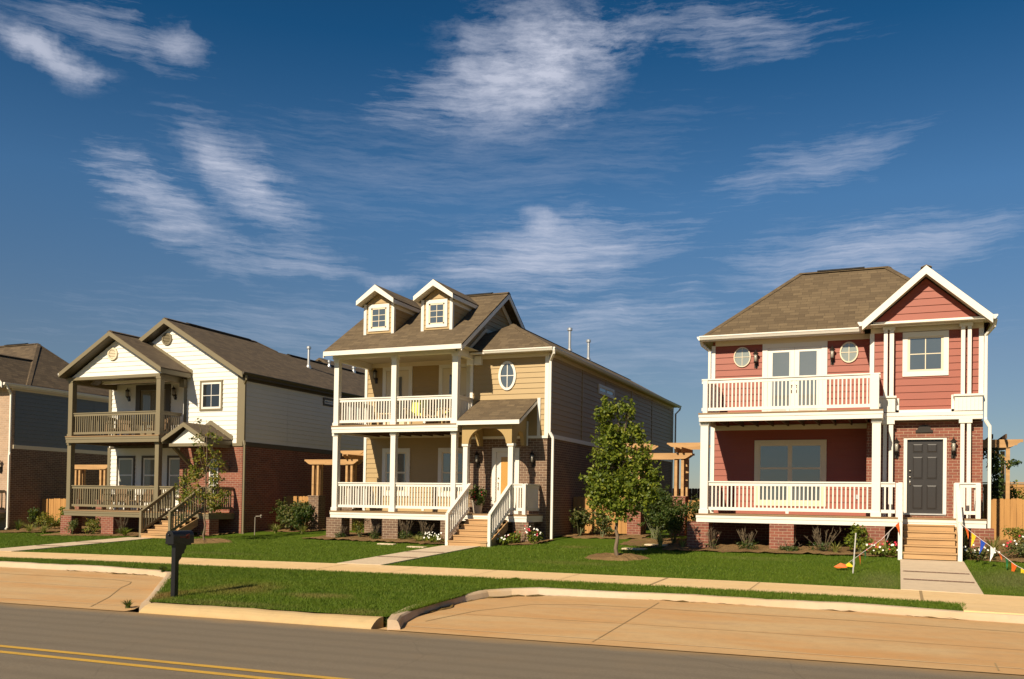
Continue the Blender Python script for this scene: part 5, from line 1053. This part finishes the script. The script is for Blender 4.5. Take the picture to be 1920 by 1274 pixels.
def shrub(label, x, y, w, h, mat, n, leaf, name='shrub', z=None, group=None, stems=7, lob=7, cat='shrub', ymul=.8):
    z = G(x,y) if z is None else z; t = thing(name, label, cat, (x,y,z), group); lobes = []
    for i in range(lob):
        a = random.uniform(0,6.28); q = math.sqrt(random.random())*.62; hz = random.uniform(.30,.84)*h*(1-.25*q); s = random.uniform(.26,.40)
        lobes.append((x+math.cos(a)*w/2*q, y+math.sin(a)*w/2*q*ymul, z+hz, w*s*.8, w*s*ymul*.8, h*s*.66))
    mb = MB()
    for l in lobes: mb.tube([(x+random.uniform(-.05,.05)*w,y,z-.03), ((x+l[0])/2,(y+l[1])/2,(z+l[2])/2), l[:3], (l[0]+random.uniform(-.1,.1),l[1],l[2]+l[5]*.8)], .014, 5, .004)
    obj('stem', mb, DSTEM, t); C, Nn = sprays(lobes, n); leafmesh('foliage', C, Nn, leaf, mat, t); return t
def bladeclump(label, x, y, w, h, n=60, mat=None, name='grass_clump', z=None, group=None, cat='plant'):
    z = G(x,y)+.02 if z is None else z; V = []; F = []; rv = []
    for i in range(n):
        a = random.uniform(0,6.28); d = Vector((math.cos(a),math.sin(a),0)); s = Vector((-d.y,d.x,0))*random.uniform(.007,.013); ln = random.uniform(.45,1); spread = random.uniform(.25,1)*w/2
        p = [Vector((x,y,z))+d*random.uniform(0,.05)]
        for k in (1,2,3): q = k/3; p.append(Vector((x,y,z))+d*spread*q**1.3+Vector((0,0,h*ln*(1.5*q-.62*q*q*(.6+spread/w)))))
        b = len(V)
        for k, pt in enumerate(p): ww = (1,.9,.6,.08)[k]; V += [pt-s*ww, pt+s*ww]
        F += [(b+2*k,b+2*k+1,b+2*k+3,b+2*k+2) for k in range(3)]; rv += [random.random()]*8
    t = MB(); t.v = [tuple(v) for v in V]; t.f = F; o = obj(name, t, mat or LEAF_L, recalc=False)
    at = o.data.attributes.new('rnd','FLOAT','POINT'); at.data.foreach_set('value', rv); tag(o, label, cat, group); return o
def twigs(label, x, y, w, h, n=26, z=None, leaves=300, mat=None):
    z = G(x,y)+.02 if z is None else z; t = thing('bare_shrub', label, 'shrub', (x,y,z), 'twiggy shrubs under the porches'); mb = MB()
    for i in range(int(n*.62)):
        a = random.uniform(0,6.28); sp = random.uniform(.2,1)*w/2; d = (math.cos(a)*sp, math.sin(a)*sp*.7); hh = h*random.uniform(.65,1.05)
        pts = [(x+d[0]*.15,y+d[1]*.15,z), (x+d[0]*.55+random.uniform(-.02,.02),y+d[1]*.5,z+hh*.5), (x+d[0],y+d[1],z+hh)]; mb.tube(pts, .006, 4, .003)
        for k in range(2): q = random.uniform(.45,.9); b = Vector(pts[1])*(1-q)+Vector(pts[2])*q; mb.tube([b, b+Vector((random.uniform(-.06,.06),random.uniform(-.05,.05),random.uniform(.05,.12)))], .005, 4, .003)
    obj('twig', mb, TWIG, t); C, Nn = cloudpts([(x,y,z+h*.24,w*.42,w*.3,h*.30)], leaves, .1); leafmesh('foliage', C, Nn, .05, mat or LEAF_D, t); return t
def flowers(label, x, y, w, h, mats, n=14, z=None, leaves=260, lm=None, group='flowering plants by the steps'):
    z = G(x,y)+.02 if z is None else z; t = thing('flowering_plant', label, 'flower', (x,y,z), group)
    C, Nn = cloudpts([(x,y,z+h*.42,w/2,w*.35,h*.42)], leaves, .1); leafmesh('foliage', C, Nn, .06, lm or LEAF_M, t)
    for k, m in enumerate(mats):
        mb = MB()
        for i in range(max(3, n//len(mats))):
            p = Vector((x+random.uniform(-.5,.5)*w*.9, y-random.uniform(0,.4)*w, z+random.uniform(.45,1.05)*h)); nn = Vector((random.uniform(-.5,.5),-1,random.uniform(.2,1))).normalized(); u = nn.cross(Vector((0,0,1))).normalized(); v = nn.cross(u); r = random.uniform(.02,.034)
            for q in range(5):
                a = q*2*math.pi/5; c = u*math.cos(a)+v*math.sin(a); e = u*math.cos(a+.6)+v*math.sin(a+.6); f2 = u*math.cos(a-.6)+v*math.sin(a-.6); mb.add([p-nn*.005, p+e*r*.75+nn*.008, p+c*r+nn*.012, p+f2*r*.75+nn*.008], [(0,1,2,3)])
        obj('blossom', mb, m, t, recalc=False)
    return t
# between the white and tan houses
shrub('wide leafy shrub with bronze tips against the short cedar fence', -20.55, 27.7, 1.55, 1.25, LEAF_P, 2600, .085, lob=11)
shrub('darker bushy shrub at the foot of the brown brick gate pier', -19.55, 27.0, 1.0, 1.05, LEAF_D, 1500, .075)
bladeclump('yellow green strappy clump in front of the wide leafy shrub', -20.2, 26.3, 1.0, .42, 80); bladeclump('second pale strappy clump nearer the tan house pier', -19.0, 26.2, .8, .36, 60)
# under the tan porch
twigs('low green twiggy shrub at the corner brick pier of the tan house', -16.45, 24.72, .55, .42, 18, leaves=260)
shrub('yellow leaved upright plant between the first two tan house piers', -15.95, 25.1, .65, .75, LEAF_Y, 420, .05, 'leafy_plant', cat='plant')
twigs('twiggy shrub just left of the second tan house pier', -15.2, 24.75, .5, .55, 24); twigs('twiggy shrub right of the second tan house pier', -14.15, 24.85, .62, .62, 30); twigs('widest twiggy shrub before the third tan house pier', -13.45, 24.8, .75, .60, 34)
bladeclump('sprawling straw coloured clump left of the tan house steps', -13.4, 24.35, .9, .26, 70); flowers('white flowered plant left of the tan house steps', -12.75, 24.15, .75, .32, (FLW,), 22)
flowers('white flowers at the right foot of the tan house stair rail', -10.45, 24.05, .5, .30, (FLW,), 10); flowers('small plant with crimson blossoms by the tan house right pier', -10.28, 24.45, .45, .42, (FLR,), 6); bladeclump('lime spike plant before the tan house right pier', -10.2, 24.6, .3, .50, 30); flowers('red and white flowering plant at the far corner of the tan house', -9.72, 24.62, .6, .50, (FLW,FLR), 22)
# between the tan and red houses
shrub('tall leafy shrub against the cedar fence right of the tan house downspout', -9.35, 27.6, .95, 1.05, LEAF_P, 1500, .08); shrub('smaller shrub half hidden behind the maple trunk', -8.55, 27.4, .75, .80, LEAF_P, 900, .075)
shrub('tallest dark green shrub standing behind the maple', -6.75, 26.9, 1.5, 1.75, LEAF_D, 3800, .075, lob=13); shrub('broad dark shrub beside the red house corner pier', -5.95, 26.1, 1.35, 1.32, LEAF_D, 3000, .07, lob=11); shrub('palm like bush peeking over the corner of the red house deck', -5.35, 26.3, .7, 1.5, LEAF_P, 900, .08)
bladeclump('pale striped blade clump on the lawn edge near the maple', -6.1, 25.0, .85, .55, 60); bladeclump('small dry clump beside the red house corner pier', -5.45, 24.9, .6, .30, 40)
for x, y in ((-6.62,24.2),(-6.30,25.4)):
    o = obj('stepping_stone', MB().box(x-.32,x+.32,y-.2,y+.2,G(x,y)-.03,G(x,y)+.035), WALKC, bevel=.02); tag(o, 'nearer flat stepping stone set in the lawn' if y < 25 else 'farther flat stepping stone close to the dark shrubs', 'stone', 'stepping stones across the lawn')
for x, y, l in ((-12.65,22.9,'bare flat stone in the lawn near the tan house walkway'),(-14.0,23.5,'flat stone in the lawn below the second tan house pier')):
    o = obj('stepping_stone', MB().box(x-.28,x+.28,y-.12,y+.12,G(x,y)-.03,G(x,y)+.035), WALKC, bevel=.02); tag(o, l, 'stone', 'stepping stones across the lawn')
# under the red porch
twigs('thin grey twiggy shrub by the corner pier of the red house', -4.6, 24.7, .62, .58, 22, leaves=60); twigs('twiggy shrub in the first dark opening under the red porch', -3.68, 24.7, .72, .55, 36); twigs('low green shrub at the middle pier of the red house', -2.62, 24.65, .75, .30, 14, leaves=420); twigs('largest twiggy shrub in the second opening under the red porch', -1.78, 24.7, 1.0, .58, 46, leaves=240)
bladeclump('straw coloured clump beside the largest twiggy shrub', -1.45, 24.5, .75, .34, 45); shrub('upright round leaved bush before the third red house pier', -.90, 24.65, .60, .78, LEAF_M, 900, .075)
bladeclump('lime blades at the foot of the round leaved bush', -.62, 24.4, .55, .40, 45); bladeclump('tuft of pale blades left of the red house steps', -.28, 24.45, .6, .40, 50); flowers('low white and crimson flowers left of the red house steps', -.30, 24.15, .9, .30, (FLW,FLR), 26, leaves=420); flowers('small crimson flower tucked beside the left stair rail', -.12, 24.4, .3, .35, (FLR,), 6, leaves=90)
flowers('white flowered bed right of the red house steps', 1.75, 24.2, .95, .36, (FLW,), 22, leaves=560, lm=LEAF_P); flowers('white and red flowers before the tall weathered privacy fence', 2.75, 24.5, 1.0, .55, (FLW,FLR), 22, leaves=620, lm=LEAF_P)
bladeclump('tall striped blades before the right red brick pier', 2.1, 24.7, 1.0, .62, 90); shrub('yellow green bush before the tall privacy fence', 2.75, 25.6, .75, .75, LEAF_Y, 700, .055); bladeclump('curving reed beside the right stair rail', 1.5, 24.7, .35, .85, 14)
# left side
shrub('bronze leaved shrub before the cedar fence next to the light brick house', -31.3, 26.2, 1.3, .80, LEAF_Y, 1100, .07); shrub('green bush in the corner of the light brick house', -32.6, 26.8, .8, .95, LEAF_D, 900, .07); shrub('shrub hugging the left end of the white house deck', -29.5, 25.6, .8, 1.15, LEAF_M, 800, .07)
bladeclump('pale strappy clump on the lawn before the light brick house', -31.0, 25.2, 1.2, .42, 80); bladeclump('dark fountain grass beside the light brick house', -32.5, 25.9, 1.0, .5, 70, LEAF_D); bladeclump('straw clump near the corner pier of the white house', -30.1, 25.1, 1.0, .36, 70)
shrub('reddish stemmed shrub beside the white house corner pier', -28.2, 24.75, .7, .55, LEAF_P, 500, .055); shrub('leafy shrub between the white house brick piers', -27.4, 25.0, .95, .62, LEAF_Y, 900, .055); twigs('tall twiggy shrub right of the white house middle pier', -25.75, 24.75, .7, .62, 30, leaves=160)
bladeclump('low green clump left of the white house steps', -25.2, 24.35, 1.0, .30, 80, LEAF_M); bladeclump('thin green blades by the white house left newel', -24.45, 24.4, .4, .42, 40, LEAF_M); shrub('dark rounded shrub right of the white house steps', -22.75, 24.65, .75, .78, LEAF_D, 900, .07); bladeclump('small blade tuft at the right pier of the white house', -21.85, 24.55, .5, .30, 30, LEAF_D)
for x, y, w_, l in ((-6.85,11.62,.55,'dry weed tuft in the gap between the two kerbs'),(-12.02,11.72,.35,'grey green weed tuft at the parking kerb end near the mailbox'),(-14.75,15.35,.4,'small weed tuft in the far corner of the left parking pavement')): bladeclump(l, x, y, w_, .16, 70, LEAF_P if y < 11.7 else LEAF_D, 'weed_tuft', z=float(zr(x))+.02 if y < 15 else None)
# vine on the arbour
z0 = 1.1; C, Nn = cloudpts([(2.5,28.9,3.2,.22,.2,.45),(2.55,28.95,2.6,.2,.2,.5),(2.62,29,1.9,.17,.18,.5),(2.95,28.9,3.2,.22,.12,.12),(2.4,29.1,3.5,.3,.2,.2)], 1500, .1)
vn = thing('climbing_vine', 'dark vine hanging from the cedar arbour right of the red house', 'vine', (2.6,29,1.1)); leafmesh('foliage', C, Nn, .09, LEAF_D, vn); obj('stem', MB().tube([(2.66,29,1.05),(2.62,29.02,2),(2.52,28.95,3),(2.45,29,3.6)], .02, 6, .01), DSTEM, vn)
shrub('green treetop showing over the right fence', 3.35, 33.0, .9, 2.0, LEAF_M, 700, .09, z=1.0)

# ================================================================== SMALL THINGS
mx, my = -11.58, 12.32; mz = G(mx, my)+.01; zt = 1.30
tm_ = thing('mailbox', 'black mailbox with a red flag on a black post at the kerb corner', 'mailbox', (mx,my,mz))
obj('post', MB().box(mx-.045,mx+.045,my-.045,my+.045,mz-.3,zt-.25), BLACKP, tm_, bevel=.004)
prof = [(-.085,0),(.085,0),(.085,.13)]+[(.085*math.cos(math.pi*i/12),.13+.095*math.sin(math.pi*i/12)) for i in range(1,12)]+[(-.085,.13)]
zb = zt-.225; obj('box_body', MB().prism([(mx+a,my-.13,zb+b) for a, b in prof], (0,.49,0)), BLACKP, tm_, bevel=.003)
dr = obj('box_door', MB().prism([(mx+a*1.06,my-.145,zb-.004+b*1.03) for a, b in prof], (0,.018,0)), BLACKP, tm_, bevel=.003); obj('door_knob', MB().add(*ball((mx,my-.16,zb+.155),.020)), BLACKP, dr, smooth=True)
obj('flag', MB().box(mx+.087,mx+.095,my+.02,my+.20,zb+.10,zb+.125).prism([(mx+.087,my+.17,zb+.08),(mx+.087,my+.24,zb+.08),(mx+.087,my+.24,zb+.17),(mx+.087,my+.17,zb+.15)], (.008,0,0)), FLAGR, tm_)
obj('support_board', MB().box(mx-.08,mx+.08,my-.10,my+.30,zb-.03,zb-.001), BLACKP, tm_)
br = [(my+.046,zb-.03),(my+.24,zb-.03),(my+.235,zb-.08),(my+.20,zb-.12),(my+.19,zb-.17),(my+.14,zb-.19),(my+.12,zb-.26),(my+.07,zb-.30),(my+.046,zb-.38)]
obj('scroll_bracket', MB().prism([(mx-.025,a,b) for a, b in br], (.05,0,0)), BLACKP, tm_)

st = obj('stake', MB().tube([(-.872,20.4,.42),(-.815,20.4,1.36)], .014, 8), m_plain('grey_pipe_stake', (.50,.48,.44), .5), smooth=False); tag(st, 'thin leaning stake standing in the lawn left of the red house walkway', 'stake')
fs = obj('small_sign', MB().box(-.90,-.55,20.9,20.91,.52,.60), POT); tag(fs, 'small dark tag lying in the lawn beside the leaning stake', 'tag'); bpy.data.objects.remove(fs)
def pennant_string(label, pts, flags, loc):
    t = thing('pennant_string', label, 'bunting', loc, 'pennant strings by the red house steps'); obj('cord', MB().tube(pts, .006, 5), CORD, t)
    V = [Vector(p) for p in pts]; Ls = [0]
    for a, b in zip(V, V[1:]): Ls.append(Ls[-1]+(b-a).length)
    def at(s):
        for i in range(len(V)-1):
            if s <= Ls[i+1]: return V[i]+(V[i+1]-V[i])*((s-Ls[i])/(Ls[i+1]-Ls[i]))
        return V[-1]
    for s, m, sw, ln, wd in flags:
        a = at(s*Ls[-1]); b = at(min(.999, s+wd/Ls[-1])*Ls[-1]); c = (a+b)/2+Vector((sw,-.04,-ln)); md = (a+b)/2*.5+c*.5+Vector((.02,.03,0)); q = (a+c)/2+Vector((.01,.025,0)); r = (b+c)/2+Vector((.01,.03,0))
        obj('pennant', MB().add([a,b,r,q,c,a+Vector((0,.003,0)),b+Vector((0,.003,0)),r+Vector((0,.003,0)),q+Vector((0,.003,0)),c+Vector((0,.003,0))],[(0,1,2,3),(3,2,4),(6,5,8,7),(7,8,9)]), m, t, recalc=False)
pennant_string('left pennant string sagging from the stair rail to the lawn', [(.04,23.45,1.60),(-.14,23.2,1.40),(-.365,22.9,1.15),(-.703,22.3,.90),(-.903,21.8,.745),(-1.08,21.3,.61),(-1.17,21.0,.585)],
    [(.02,ORANGE,.05,.24,.15),(.14,WHITEF,-.08,.26,.12),(.29,YELLOW,-.04,.20,.14),(.40,ORANGE,-.07,.18,.14),(.50,GREENF,0,.22,.10),(.60,ORANGE,.02,.24,.10),(.70,WHITEF,.02,.20,.16),(.82,BLUE,-.03,.12,.15)], (.04,23.45,.7))
gp = obj('fallen_pennant', MB().add([(-1.28,20.95,.60),(-1.05,21.02,.66),(-1.0,20.86,.60),(-1.2,20.82,.58),(-1.14,20.93,.69)],[(0,3,2,4),(0,4,1),(1,4,2)]), ORANGE, recalc=False); tag(gp, 'orange pennant crumpled on the lawn left of the stake', 'pennant')
gp = obj('fallen_pennant', MB().add([(-1.08,20.98,.62),(-.86,21.05,.60),(-.98,21.12,.70)],[(0,1,2)]), YELLOW, recalc=False); tag(gp, 'yellow pennant lying beside the crumpled orange one', 'pennant')
pennant_string('right pennant string running from the stair rail past the flower bed', [(1.30,23.45,1.60),(1.45,23.25,1.45),(1.616,23,1.30),(1.979,22.5,1.0),(2.308,22,.72),(2.7,21.4,.50)],
    [(.07,ORANGE,.04,.26,.15),(.17,YELLOW,-.06,.30,.17),(.29,BLUE,-.08,.30,.17),(.41,WHITEF,-.06,.30,.17),(.50,ORANGE,.04,.16,.13),(.59,GREENF,0,.24,.12),(.67,ORANGE,-.06,.28,.18),(.78,YELLOW,-.08,.26,.2)], (1.3,23.45,.7))

def armchair(name, label, x, y, z, rot, cush=None, group=None, mat=None, w=.62):
    mat = mat or CHAIRW; t = thing(name, label, 'chair', (x,y,z), group); t.rotation_euler = (0,0,0)
    c, s = math.cos(rot), math.sin(rot); X = lambda px, py, pz: (x+px*c-py*s, y+px*s+py*c, z+pz)
    def part(nm, boxes, m):
        mb = MB()
        for (a0,a1,b0,b1,c0,c1,tilt) in boxes:
            P = [X(a, b+tilt*(q-c0), q) for q in (c0,c1) for a, b in ((a0,b0),(a1,b0),(a1,b1),(a0,b1))]; mb.add(P, [(0,3,2,1),(4,5,6,7),(0,1,5,4),(1,2,6,5),(2,3,7,6),(3,0,4,7)])
        return obj(nm, mb, m, t)
    part('seat', [(-w/2+.04,w/2-.04,-.28+i*.10,-.20+i*.10,.36-.012*i,.385-.012*i,0) for i in range(6)], mat)
    part('backrest', [(-w/2+.05+i*(w-.1)/5+.005,-w/2+.05+(i+1)*(w-.1)/5-.005,.26,.285,.34,.92+.04*math.sin(math.pi*(i+.5)/5),.32) for i in range(5)], mat)
    for sx in (-1,1):
        part('armrest', [(sx*w/2-.06,sx*w/2+.06,-.34,.36,.58,.605,0)], mat)
        part('leg', [(sx*w/2-.03,sx*w/2+.03,-.30,-.22,0,.58,0)], mat); part('leg', [(sx*w/2-.03,sx*w/2+.03,.24,.32,0,.58,.1)], mat)
    if cush: part('cushion', [(-w/2+.06,w/2-.06,-.27,.26,.386,.46,0),(-w/2+.07,w/2-.07,.17,.25,.47,.95,.32)], cush)
    return t
DZ2 = 4.265
armchair('armchair', 'timber armchair with lime cushion left of centre on the tan house balcony', -14.55, 26.2, DZ2, .25, LIME, 'chairs on the tan house balcony'); armchair('armchair', 'bare timber armchair in the middle of the tan house balcony', -13.95, 26.45, DZ2, -.15, None, 'chairs on the tan house balcony'); armchair('armchair', 'lime cushioned armchair at the right end of the tan house balcony', -13.05, 26.0, DZ2, -.5, LIME, 'chairs on the tan house balcony')
tb = thing('side_table', 'small timber table at the left end of the tan house balcony', 'table', (-15.7,26.3,DZ2)); obj('tabletop', MB().box(-15.95,-15.45,26.05,26.55,DZ2+.46,DZ2+.50), CHAIRW, tb)
for sx in (-.2,.2):
    for sy in (-.2,.2): obj('leg', MB().box(-15.7+sx-.025,-15.7+sx+.025,26.3+sy-.025,26.3+sy+.025,DZ2,DZ2+.46), CHAIRW, tb)
armchair('armchair', 'brown armchair at the left end of the white house balcony', -27.9, 26.5, 4.08, .2, None, 'chairs on the white house balcony', WICK); armchair('armchair', 'brown armchair under the lanterns of the white house balcony', -26.0, 26.5, 4.08, -.3, None, 'chairs on the white house balcony', WICK)
armchair('armchair', 'brown armchair below the first window on the white house porch', -27.9, 26.4, 1.335, .2, None, 'chairs on the white house porch', WICK); armchair('armchair', 'brown armchair below the second window on the white house porch', -26.6, 26.4, 1.335, -.2, None, 'chairs on the white house porch', WICK)
def planter(label, x, y, z, r, h, potm, fol, bl=None, fh=.5, fw=.55):
    t = thing('flower_pot', label, 'planter', (x,y,z)); obj('pot', MB().lathe((x,y,z), [(r*.62,0),(r,h-.04),(r*1.1,h-.04),(r*1.1,h),(r*.9,h),(r*.85,h-.06)], 18), potm, t)
    C, Nn = cloudpts([(x,y,z+h+fh*.4,fw/2,fw/2,fh*.45),(x+.12,y-.12,z+h,fw*.35,fw*.3,fh*.3)], 700, .15); leafmesh('foliage', C, Nn, .075, fol, t)
    if bl:
        mb = MB()
        for i in range(16):
            p = (x+random.uniform(-.5,.5)*fw, y-random.uniform(.1,.5)*fw, z+h+random.uniform(-.1,.55)*fh); mb.add(*ball(p, random.uniform(.015,.028), 6, 4))
        obj('blossom', mb, bl, t, smooth=True)
planter('tapered stone pot of red geraniums at the tan house front door', -12.1, 25.75, 1.515, .19, .40, POT, LEAF_D, FLR, .55, .6)
planter('terracotta pot with leafy plant at the top of the white house steps', -23.35, 25.5, 1.335, .16, .30, TERRA, LEAF_M, None, .95, .95)
sp = obj('garden_spigot', MB().tube([(-20.46,25.5,.6),(-20.45,25.5,1.22),(-20.42,25.5,1.25),(-20.22,25.5,1.26),(-20.20,25.5,1.20)], .015, 8).add(*ball((-20.2,25.5,1.28),.035)), m_plain('weathered_pipe', (.26,.22,.17), .6)); tag(sp, 'bent grey pipe spigot beside the white house corner', 'spigot')

# ================================================================== SKY, SUN, CAMERA
t = W.node_tree; bg = t.nodes['Background']
SD = Vector((.19,1,-.70)).normalized()             # the way the sunlight travels
el = math.asin(-SD.z); azs = math.atan2(-SD.x, -SD.y)
sky = N(t, 'ShaderNodeTexSky', sky_type='NISHITA', sun_disc=False); sky.sun_elevation = el; sky.sun_rotation = azs; sky.altitude = 300; sky.air_density = 1.0; sky.dust_density = .0; sky.ozone_density = 4.0
gm = N(t, 'ShaderNodeGamma', Gamma=1.0); L(t, sky.outputs[0], gm.inputs[0]); hs = N(t, 'ShaderNodeHueSaturation', Saturation=1.0, Value=1.0); L(t, gm.outputs[0], hs.inputs['Color'])
co = N(t, 'ShaderNodeTexCoord'); sx = N(t, 'ShaderNodeSeparateXYZ'); L(t, co.outputs['Generated'], sx.inputs[0])
def M2(op, a, b=None, c=None):
    n = N(t, 'ShaderNodeMath', operation=op)
    for i, v in enumerate((a, b, c)):
        if v is None: continue
        if hasattr(v, 'links'): L(t, v, n.inputs[i])
        else: n.inputs[i].default_value = v
    return n.outputs[0]
az = M2('MULTIPLY', M2('ARCTAN2', sx.outputs[0], sx.outputs[1]), 57.2958); eln = M2('MULTIPLY', M2('ARCSINE', sx.outputs[2]), 57.2958)
cb = N(t, 'ShaderNodeCombineXYZ'); L(t, az, cb.inputs[0]); L(t, eln, cb.inputs[1]); AE = cb.outputs[0]
def skyn(rot, scx, scy, scale, detail=7, rough=.62, dist=.6):
    mp = N(t, 'ShaderNodeMapping'); mp.inputs['Rotation'].default_value = (0,0,R(rot)); mp.inputs['Scale'].default_value = (scx, scy, 1); L(t, AE, mp.inputs[0]); return noise(t, mp.outputs[0], scale, detail, rough, dist)
def blob(a, e, sxx, syy, rot, soft=.25):
    mp = N(t, 'ShaderNodeMapping'); mp.vector_type = 'TEXTURE'; mp.inputs['Location'].default_value = (a, e, 0); mp.inputs['Rotation'].default_value = (0,0,R(rot)); mp.inputs['Scale'].default_value = (sxx, syy, 1); L(t, AE, mp.inputs[0])
    wv = N(t, 'ShaderNodeVectorMath', operation='LENGTH'); L(t, mp.outputs[0], wv.inputs[0]); r = mr(t, wv.outputs['Value'], soft, 1.0, 1, 0); r.node.interpolation_type = 'SMOOTHSTEP'; return r
wn = N(t, 'ShaderNodeTexNoise', Scale=.16, Detail=6, Roughness=.6); L(t, AE, wn.inputs['Vector']); wsub = N(t, 'ShaderNodeVectorMath', operation='SUBTRACT'); L(t, wn.outputs[1], wsub.inputs[0]); wsub.inputs[1].default_value = (.5,.5,.5)
wsc = N(t, 'ShaderNodeVectorMath', operation='MULTIPLY'); L(t, wsub.outputs[0], wsc.inputs[0]); wsc.inputs[1].default_value = (7,3.2,0); wad = N(t, 'ShaderNodeVectorMath', operation='ADD'); L(t, AE, wad.inputs[0]); L(t, wsc.outputs[0], wad.inputs[1]); AEW = wad.outputs[0]
def fib(rot, lx, ly, warp=1.0):
    """feathery cirrus fibres: two octaves of stretched noise bent by a slow warp"""
    wv_ = N(t, 'ShaderNodeVectorMath', operation='SCALE'); wv_.inputs['Scale'].default_value = .35*warp; L(t, wsc.outputs[0], wv_.inputs[0]); ad_ = N(t, 'ShaderNodeVectorMath', operation='ADD'); L(t, AE, ad_.inputs[0]); L(t, wv_.outputs[0], ad_.inputs[1])
    mp = N(t, 'ShaderNodeMapping'); mp.inputs['Rotation'].default_value = (0,0,R(rot)); mp.inputs['Scale'].default_value = (lx, ly, 1); L(t, ad_.outputs[0], mp.inputs[0]); f1 = noise(t, mp.outputs[0], 1, 13, .68, .0)
    mp = N(t, 'ShaderNodeMapping'); mp.inputs['Rotation'].default_value = (0,0,R(rot+9)); mp.inputs['Scale'].default_value = (lx*2.4, ly*4.2, 1); L(t, ad_.outputs[0], mp.inputs[0]); f2 = noise(t, mp.outputs[0], 1, 8, .7, .0)
    return M2('MULTIPLY_ADD', f2, .48, M2('MULTIPLY', f1, .52))
def wblob(a, e, sxx, syy, rot):
    mp = N(t, 'ShaderNodeMapping'); mp.vector_type = 'TEXTURE'; mp.inputs['Location'].default_value = (a, e, 0); mp.inputs['Rotation'].default_value = (0,0,R(rot)); mp.inputs['Scale'].default_value = (sxx, syy, 1); L(t, AEW, mp.inputs[0])
    q = N(t, 'ShaderNodeVectorMath', operation='LENGTH'); L(t, mp.outputs[0], q.inputs[0]); r = mr(t, q.outputs['Value'], 0, 1.25, 1, 0); r.node.interpolation_type = 'SMOOTHSTEP'; return r
soft = fib(-16, .17, .42); fibA = fib(34, .12, .62); fibB = fib(-12, .10, .85); fibC = fib(14, .11, .70)
terms = [(wblob(-22.2,25.7,7.2,4.6,6), soft, .80, .50), (wblob(-27.5,24.4,8.5,3.0,14), fibB, .52, .62), (wblob(-17,27.6,8,2.6,14), soft, .45, .62), (wblob(-9.5,27.2,10,2.4,-6), fibC, .50, .62),
         (wblob(-50.8,23.6,3.4,1.4,-16), soft, .66, .50), (wblob(-47.5,25.2,8.5,2.2,-8), fibC, .46, .62), (wblob(-43.4,25.2,3.4,1.3,-10), soft, .42, .58),
         (wblob(-39.8,18.4,6.6,2.7,-34), fibA, .72, .54), (wblob(-43.5,15.9,8.5,3.2,-26), fibA, .56, .60), (wblob(-46.2,18.0,5,2.4,-20), fibA, .40, .62), (wblob(-36,14.2,7,1.7,-3), fibB, .46, .62),
         (wblob(-20.5,15.3,13.5,3.8,9), fibB, .66, .58), (wblob(-2,14.7,13.5,3.2,5), fibB, .56, .60), (wblob(-21.5,17.0,2.6,1.0,-18), soft, .45, .56), (wblob(-31.3,13.7,2.6,.8,-3), soft, .42, .56), (wblob(-5,20.0,10,2.4,9), fibB, .42, .64), (wblob(-16,12.0,10,2.2,2), fibB, .42, .62), (wblob(-24,10,46,5,0), fibB, .28, .64), (wblob(-27,20.5,34,7,4), fibC, .17, .66)]
acc = None
for m, n, k, th in terms:
    v = mr(t, M2('MULTIPLY_ADD', m, .30, n), th+.035, th+.30, 0, 1); v = M2('MULTIPLY', M2('MULTIPLY', v, M2('POWER', m, .85)), k); acc = v if acc is None else M2('ADD', acc, M2('MULTIPLY', v, M2('SUBTRACT', 1.0, acc)))
acc = M2('MINIMUM', acc, .92)
grad = ramp(t, mr(t, eln, 0, 40, 0, 1), [(.0,(.38,.37,.37)),(.22,(.48,.47,.47)),(.45,(.37,.56,.64)),(.675,(.10,.385,.52)),(.85,(.07,.30,.42)),(1,(.06,.26,.38))]); skyc = mixc(t, 1.0, hs.outputs[0], grad, 'MULTIPLY')
sw = mixc(t, acc, skyc, (5.9,6.1,7.1)); L(t, sw, bg.inputs[0]); bg.inputs[1].default_value = .085
sun = bpy.data.lights.new('sun', 'SUN'); sun.energy = 5.0; sun.angle = R(.53); sun.color = (1.0,.86,.65); so = bpy.data.objects.new('sun', sun); COL.objects.link(so); so.rotation_euler = SD.to_track_quat('-Z', 'Y').to_euler(); so.location = (0,-20,30)
cam = bpy.data.cameras.new('camera'); cam.lens = 32.005; cam.sensor_width = 36; cam.sensor_fit = 'HORIZONTAL'; cam.shift_y = (912.97-637)/1920; cam.clip_end = 5000; cam.clip_start = .1
cobj = bpy.data.objects.new('camera', cam); COL.objects.link(cobj); S.camera = cobj
yaw, pit, rol = .401621, .016401, .016131
f = Vector((-math.sin(yaw)*math.cos(pit), math.cos(yaw)*math.cos(pit), math.sin(pit))); r = Vector((math.cos(yaw), math.sin(yaw), 0)); u = r.cross(f)
r2 = r*math.cos(rol)+u*math.sin(rol); u2 = -r*math.sin(rol)+u*math.cos(rol)
m = Matrix((r2, u2, -f)).transposed().to_4x4(); m.translation = (0,0,1.9); cobj.matrix_world = m
vs = S.view_settings; vs.view_transform = 'Standard'; vs.look = 'None'; vs.exposure = .45; vs.gamma = 1
